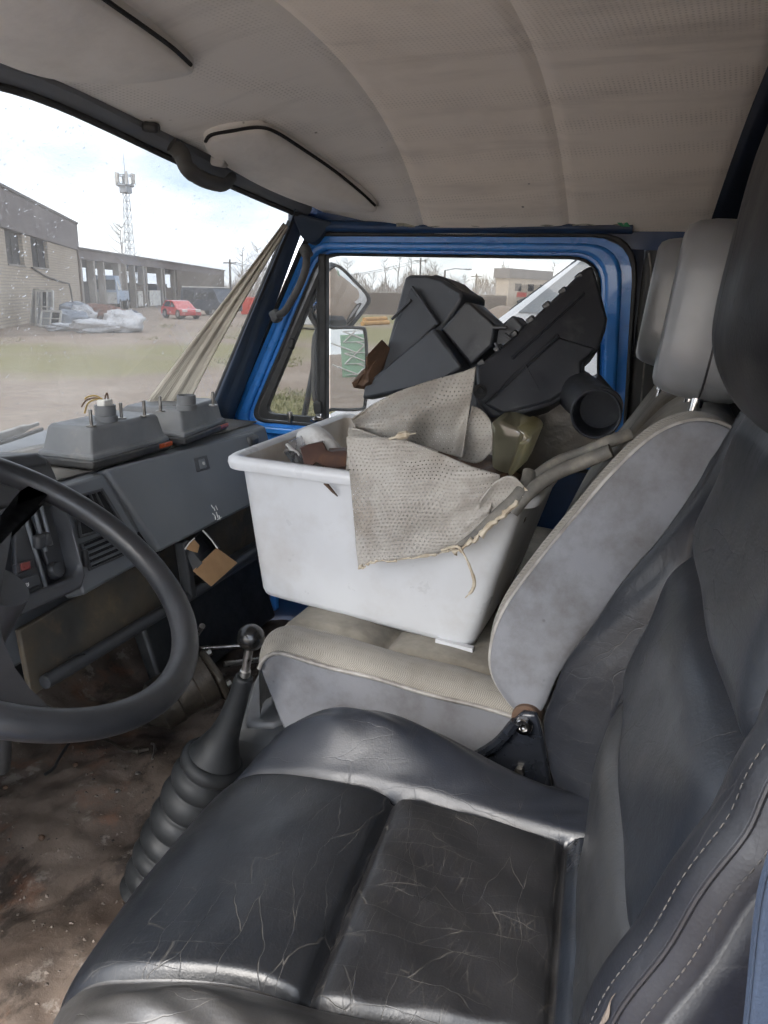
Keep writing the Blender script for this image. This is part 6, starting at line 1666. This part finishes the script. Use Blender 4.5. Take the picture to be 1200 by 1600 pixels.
wsx = mk('front_windscreen', [v+nrm_*.012 for v in V]+[v-nrm_*.02 for v in V], [(0, 1, 3, 2), (4, 6, 7, 5), (0, 4, 5, 1), (1, 5, 7, 3), (3, 7, 6, 2), (2, 6, 4, 0)], M['carglass'], t, smooth=False)
for k in range(2): tube('wiper_arm', [T((.262-.5)*4.8, -.5+k*.7, 1.80), T((.36-.5)*4.8, -.1+k*.6, 2.06)], .014, M['rubber'], wsx, seg=6)
trp = [(0, .5), (0, 1.2), (.03, 1.3), (.08, 2.5), (.14, 2.65), (.40, 2.65), (.40, 1.5), (1, 1.5), (1, .7), (.3, .7), (.28, .5)]
t, T = car('blue_truck', 'old blue and white truck standing in a bay of the open shed', 'truck', f2.p(175, 485, -.6)*1.0, radians(118), 5.0, 2.0, 2.5, trp, [[(.10, 1.55), (.13, 2.40), (.34, 2.40), (.34, 1.55)]], 'carblue', wr=.45)
V, F = box_vf((0, 0, 0), (.05, 1.9, .85)); mk('front_grille', [T(v[0]-2.53, v[1], .95+v[2]) for v in V], F, M['oldwhite'], t)
V, F = box_vf((0, 0, 0), (.05, 1.7, .75)); mk('front_window', [T(v[0]*1-2.34+.13*(v[2]), v[1], 1.95+v[2]) for v in V], F, M['carglass'], t)
# ---- red container, fence, logs, house, bank
def fbox(name, label, cat, px, py, size, rz, m_, **k):
    c = gp(px, py); o = box(name, (c.x, c.y, GZ+size[2]/2), size, M[m_], rot=(0, 0, rz), bevel=k.get('bevel', .03)); tag(o, label, cat, k.get('group')); return o
rc = fbox('red_skip', 'bright red skip at the end of the yard beside the strap', 'skip', 391, 491, (1.1, 1.4, 1.25), .3, 'redbox')
fbox('red_skip', 'far red box low behind the quarter light frame', 'skip', 476, 505, (1.4, 1.4, .9), .2, 'redbox')
fe = thing('yard_wall', 'long low grey brown wall across the far yard', 'wall', tuple(gp(520, 492)))
ff_ = Facade((430, 489), (790, 494))
fprism('wall_panel', ff_, (0, ff_.L, 0, 1.75), .3, M['brick2'], fe)
lgs = [('second', 0), ('third', 1)]
for k in range(4):
    a = gp(566+k*1.5, 509-k*.2); b = gp(606-k*2, 507-k*.2); a.z += .12+.20*(k//2); b.z += .12+.20*(k//2)
    o = tube('log', [a+Vector((0, .28*(k % 2), 0)), b+Vector((0, .28*(k % 2), 0))], .13, M['log'], seg=10); tag(o, ['front bottom log of the fresh yellow timber stack', 'rear bottom log of the fresh yellow timber stack', 'front top log of the fresh yellow timber stack', 'rear top log of the fresh yellow timber stack'][k], 'log', 'fresh yellow logs')
fh = Facade((792, 486), (856, 485)); hs_ = thing('grey_house', 'grey house with flat dark roof beyond the white van', 'house', tuple(fh.A))
zH = fh.uv(fh.p(820, 436))[1]; zR = fh.uv(fh.p(820, 421))[1]
fprism('wall', fh, (0, fh.L, 0, zH), 1.6, M['brick1'], hs_); fprism('roof', fh, (-.3, fh.L+.3, zH, zR), 2.0, M['roofedge'], hs_, off=.2)
for k in range(3): fprism('window', fh, (fh.L*(.15+.3*k), fh.L*(.15+.3*k)+fh.L*.14, zH*.62, zH*.85), .1, M['darkwin'], hs_, off=.03)
fprism('orange_sign', fh, (fh.L*.20, fh.L*.42, zH*.44, zH*.58), .1, M['redbox'], hs_, off=.05)
bk = mk('earth_bank', *grid_vf(lambda u_, v_: (lambda p: (p.x, p.y+v_*6, GZ+.9*sin(pi*v_)*sin(pi*u_)*(1+.2*sin(u_*23))))(gp(lerp(700, 900, u_), 497)), 30, 12), M['bank']); tag(bk, 'bare earth bank in the far yard', 'earth bank', kind='structure')
# ---- poles and wires
def upole(name, label, px, pyb, d, pyt, arm=0):
    b = Vector(at(px, pyb, d=d)); b.z = GZ; tp = Vector(at(px, pyt, d=d)); tp.x, tp.y = b.x, b.y
    t = thing(name, label, 'pole', tuple(b)); tube('shaft', [b, tp], [.13, .09], M['pole'], t, seg=8)
    if arm == 1: box('cross_arm', tp-Vector((0, 0, .3)), (1.3, .1, .1), M['pole'], t, bevel=0)
    if arm == 2:
        e = tp+Vector((2.0, .4, .15)); tube('lamp_arm', [tp, tp+Vector((1.0, .2, .2)), e], .05, M['galv'], t, seg=6); box('lamp_head', e+Vector((.35, .05, 0)), (.7, .25, .14), M['galv'], t, bevel=.03)
    return tp
w1 = upole('utility_pole', 'dark utility pole standing right of the open shed', 361, 470, 70, 406, 1)
w2 = upole('utility_pole', 'thin utility pole among the bare trees behind the black housing', 655, 480, 85, 404, 1)
w3 = upole('street_lamp', 'street lamp with one arm above the far bare trees', 693, 480, 80, 423, 2)
w4 = upole('utility_pole', 'leaning far utility pole right of the far street lamp', 742, 480, 95, 428, 1)
for k, (a, b) in enumerate(((w1, w2), (w2, w4))):
    for s_ in (-.5, .5):
        o = tube('overhead_wire', [a.lerp(b, q)+Vector((s_, 0, -.25-1.4*sin(pi*q))) for q in np.linspace(0, 1, 14)], .022, M['pole'], seg=4)
        tag(o, ['near wire of the span from the shed pole', 'far wire of the span from the shed pole', 'near wire between the two thin poles', 'far wire between the two thin poles'][k*2+(s_ > 0)], 'wire', 'overhead wires')
# ---- bare spring trees
def tree(label, px, d, pyt, seed, bark='bark', bud=0, lean=0, spread=.5, name='bare_tree', density=1.0):
    rnd = random.Random(seed); b = Vector(at(px, 470, d=d)); b.z = GZ; top = Vector(at(px, pyt, d=d)).z; H = top-GZ
    t = thing(name, label, 'tree', tuple(b), 'bare spring trees round the yard')
    tr_ = MB(); cr_ = MB(); bd_ = MB()
    tp = [b+Vector((lean*H*q*q+rnd.gauss(0, .02)*H*q, rnd.gauss(0, .02)*H*q, H*q)) for q in (0, .3, .6, .85, 1)]
    tpc = catmull(tp, 4); tr_.add(*tube_vf(tpc, [H*.016*(1-.9*i/(len(tpc)-1)) for i in range(len(tpc))], 6))
    tr_.build('trunk', M[bark], t)
    n1_ = int(20*density)
    for k in range(n1_):
        q = rnd.uniform(.18, .95); i = q*(len(tpc)-1); o = tpc[int(i)]
        a = rnd.uniform(0, 2*pi); ln_ = H*spread*(.5*(1-q)+.12)*rnd.uniform(.7, 1.2); up = rnd.uniform(.5, 1.1)
        e = o+Vector((cos(a)*ln_, sin(a)*ln_, ln_*up)); m_ = o.lerp(e, .5)+Vector((0, 0, -ln_*.08)); cr_.add(*tube_vf([o, m_, e], [H*.005, H*.0035, H*.0012], 4, caps=False))
        for s_ in range(int(9*density)):
            f = rnd.uniform(.25, 1); o2 = o.lerp(e, f); a2 = a+rnd.gauss(0, .9); l2 = ln_*rnd.uniform(.2, .5)
            e2 = o2+Vector((cos(a2)*l2, sin(a2)*l2, l2*rnd.uniform(.3, 1.3))); w_ = H*.0012
            sd_ = Vector((-sin(a2), cos(a2), 0))*w_; cr_.add([o2-sd_, o2+sd_, e2], [(0, 1, 2)])
            for s3 in range(3):
                o3 = o2.lerp(e2, rnd.uniform(.3, 1)); e3 = o3+Vector((rnd.gauss(0, .3), rnd.gauss(0, .3), rnd.uniform(.1, .6)))*l2*.5
                sd_ = Vector((w_*.7, w_*.5, 0)); cr_.add([o3-sd_, o3+sd_, e3], [(0, 1, 2)])
                for s4 in range(bud):
                    c = e3+Vector((rnd.gauss(0, .1), rnd.gauss(0, .1), rnd.gauss(0, .1)))*l2*.6; r_ = H*.006*rnd.uniform(.5, 1.3)
                    n_ = [Vector((rnd.gauss(0, 1), rnd.gauss(0, 1), rnd.gauss(0, 1))).normalized()*r_ for _ in range(3)]; bd_.add([c+q_ for q_ in n_], [(0, 1, 2)])
    cr_.build('crown', M['bark'], t, smooth=False)
    if bud: bd_.build('buds', M['bud'], t, smooth=False)
trees = [('tall bare tree behind the left end of the shed', 196, 110, 352, 1, 0), ('bare tree right of the utility pole behind the strap', 378, 95, 388, 2, 0),
         ('budding tree just left of the windscreen pillar', 402, 80, 386, 3, 1), ('bare tree at the inner edge of the windscreen pillar', 425, 85, 380, 4, 0),
         ('low budding willow right of the upper mirror', 583, 70, 428, 5, 3), ('bare birch first left of the black housing', 600, 90, 402, 6, 0), ('bare birch just above the black housing', 622, 95, 398, 7, 0),
         ('slender bare birch right above the housing top', 640, 100, 400, 8, 0), ('bare birch behind the thin utility pole', 664, 90, 404, 9, 0), ('bare tree left of the street lamp', 680, 100, 408, 10, 0),
         ('bare tree below the street lamp arm', 705, 85, 426, 11, 0), ('dense budding bush tree in the gap between the housings', 748, 75, 440, 12, 2), ('round budding tree left of the grey house', 768, 80, 436, 13, 2), ('bare tree left of the white van', 784, 95, 425, 14, 0),
         ('faint bare tree beyond the grey house', 860, 110, 412, 15, 0), ('bare tree seen low through the quarter light', 470, 100, 420, 16, 0), ('bare tree behind the long grey wall', 545, 100, 405, 17, 0), ('budding tree at the far end of the grey wall', 725, 100, 430, 18, 1)]
for lb_, px_, d_, pt_, sd_, bd in trees: tree(lb_, px_, d_, pt_, sd_, 'birch' if 'birch' in lb_ else 'bark', bd, random.Random(sd_).gauss(0, .03), .42 if 'birch' in lb_ else .62)
# far wood on the horizon: one mass of twigs
def far_wood():
    rnd = random.Random(77); V = []; F = []
    for k in range(9000):
        px = rnd.uniform(330, 980); d = rnd.uniform(120, 170); b = Vector(at(px, 460, d=d)); hmax = 3.6+1.6*sin(px*.05)+1.0*sin(px*.17)
        z = GZ+hmax*rnd.random()**1.2; o = Vector((b.x, b.y, z)); e = o+Vector((rnd.gauss(0, .5), rnd.gauss(0, .5), rnd.uniform(.6, 2.0))); n = len(V)
        V += [o-Vector((.05, .02, 0)), o+Vector((.05, .02, 0)), e]; F.append((n, n+1, n+2))
    o = mk('far_wood', V, F, M['bark'], smooth=False); tag(o, 'far belt of bare woodland along the horizon', 'wood', kind='stuff')
far_wood()
# ---- wing mirrors
def mirror_thing(label, px, y, nrm_, conv, frame_w):
    nrm_ = Vector(nrm_).normalized(); c0 = Vector(at(sum(p[0] for p in px)/len(px), sum(p[1] for p in px)/len(px), y=y))
    t = thing('wing_mirror', label, 'mirror', tuple(c0), 'wing mirrors on the passenger door')
    P_ = catmull([on_plane(a, b, c0, nrm_) for a, b in px], 4, True); n = len(P_)
    V = []; F = []
    rings_ = [1.0, .9, .75, .55, .3]
    for s_ in rings_:
        for p in P_: q = c0+(p-c0)*s_*.97; V.append(q+nrm_*(conv*(1-s_*s_)))
    V.append(c0+nrm_*conv)
    for k in range(len(rings_)-1):
        for i in range(n): j = (i+1) % n; F.append((k*n+i, k*n+j, (k+1)*n+j, (k+1)*n+i))
    for i in range(n): F.append(((len(rings_)-1)*n+i, (len(rings_)-1)*n+(i+1) % n, len(rings_)*n))
    mk('mirror_glass', V, F, M['mirror'], t, sharp=0)
    O = [c0+(p-c0)*(1+frame_w)+nrm_*.006 for p in P_]; I = [c0+(p-c0)*.955+nrm_*.006 for p in P_]
    V, F = frame_vf(O, I, -nrm_*.03); mk('mirror_frame', V, F, M['rubber'], t, bevel=.003)
    V = [c0+(p-c0)*(1+frame_w)-nrm_*.024 for p in P_]+[c0+(p-c0)*.8-nrm_*.07 for p in P_]+[c0-nrm_*.085]
    F = []
    for i in range(n): j = (i+1) % n; F += [(i, j, n+j, n+i), (n+i, n+j, 2*n)]
    mk('mirror_shell', V, F, M['rubber'], t)
    a = c0-nrm_*.06; tube('mirror_arm', [a, a+Vector((-.03, .0, -.15)), Vector((a.x-.03, 2.10, .50))], .010, M['rubber'], t, seg=8, sm=5)
    return c0
d1 = (Vector(at(543, 575, y=2.2))-Vector(CAM)).normalized()
refl = Vector((.965, .26, -.02)).normalized()
lower = mirror_thing('lower rectangular wing mirror reflecting a green container', [(502, 516), (520, 512), (560, 512), (571, 520), (573, 575), (571, 630), (562, 640), (520, 640), (502, 636)], 2.22, refl-d1, .0, .03)
d2 = (Vector(at(540, 470, y=2.2))-Vector(CAM)).normalized(); refl2 = Vector((.90, .30, -.33)).normalized()
mirror_thing('upper diamond shaped convex wing mirror outside the passenger window', [(486, 478), (500, 440), (516, 419), (530, 416), (556, 440), (576, 464), (570, 482), (540, 518), (524, 525), (500, 512)], 2.24, refl2-d2, .012, .04)
# green container that the lower mirror looks at
gc = lower+refl*50.0+Vector((-refl.y, refl.x, 0))*1.2; ct = thing('green_container', 'green steel container with white lattice bracing seen only in the lower mirror', 'container', (gc.x, gc.y, GZ))
rz = atan2(refl.y, refl.x)
box('container_body', (gc.x+1.2, gc.y+1.6, GZ+1.4), (2.4, 5.6, 2.8), M['greenbox'], ct, rot=(0, 0, rz), bevel=.03)
side_ = Vector((-sin(rz), cos(rz), 0)); fwd_ = Vector((cos(rz), sin(rz), 0)); face0 = Vector((gc.x+1.2, gc.y+1.6, GZ))-fwd_*1.24
for k in range(5):
    for q in range(4):
        a = face0+side_*(-2.6+k*.85)+Vector((0, 0, .15+q*.72)); b = a+side_*.85*(1 if (k+q) % 2 else -1)*1+Vector((0, 0, .72))
        if (k+q) % 2 == 0: a = a+side_*.85
        tube('lattice_bar', [a, b], .055, M['oldwhite'], ct, seg=5)
for q in range(5): tube('lattice_rail', [face0+side_*-2.6+Vector((0, 0, .15+q*.72)), face0+side_*1.65+Vector((0, 0, .15+q*.72))], .035, M['oldwhite'], ct, seg=5)
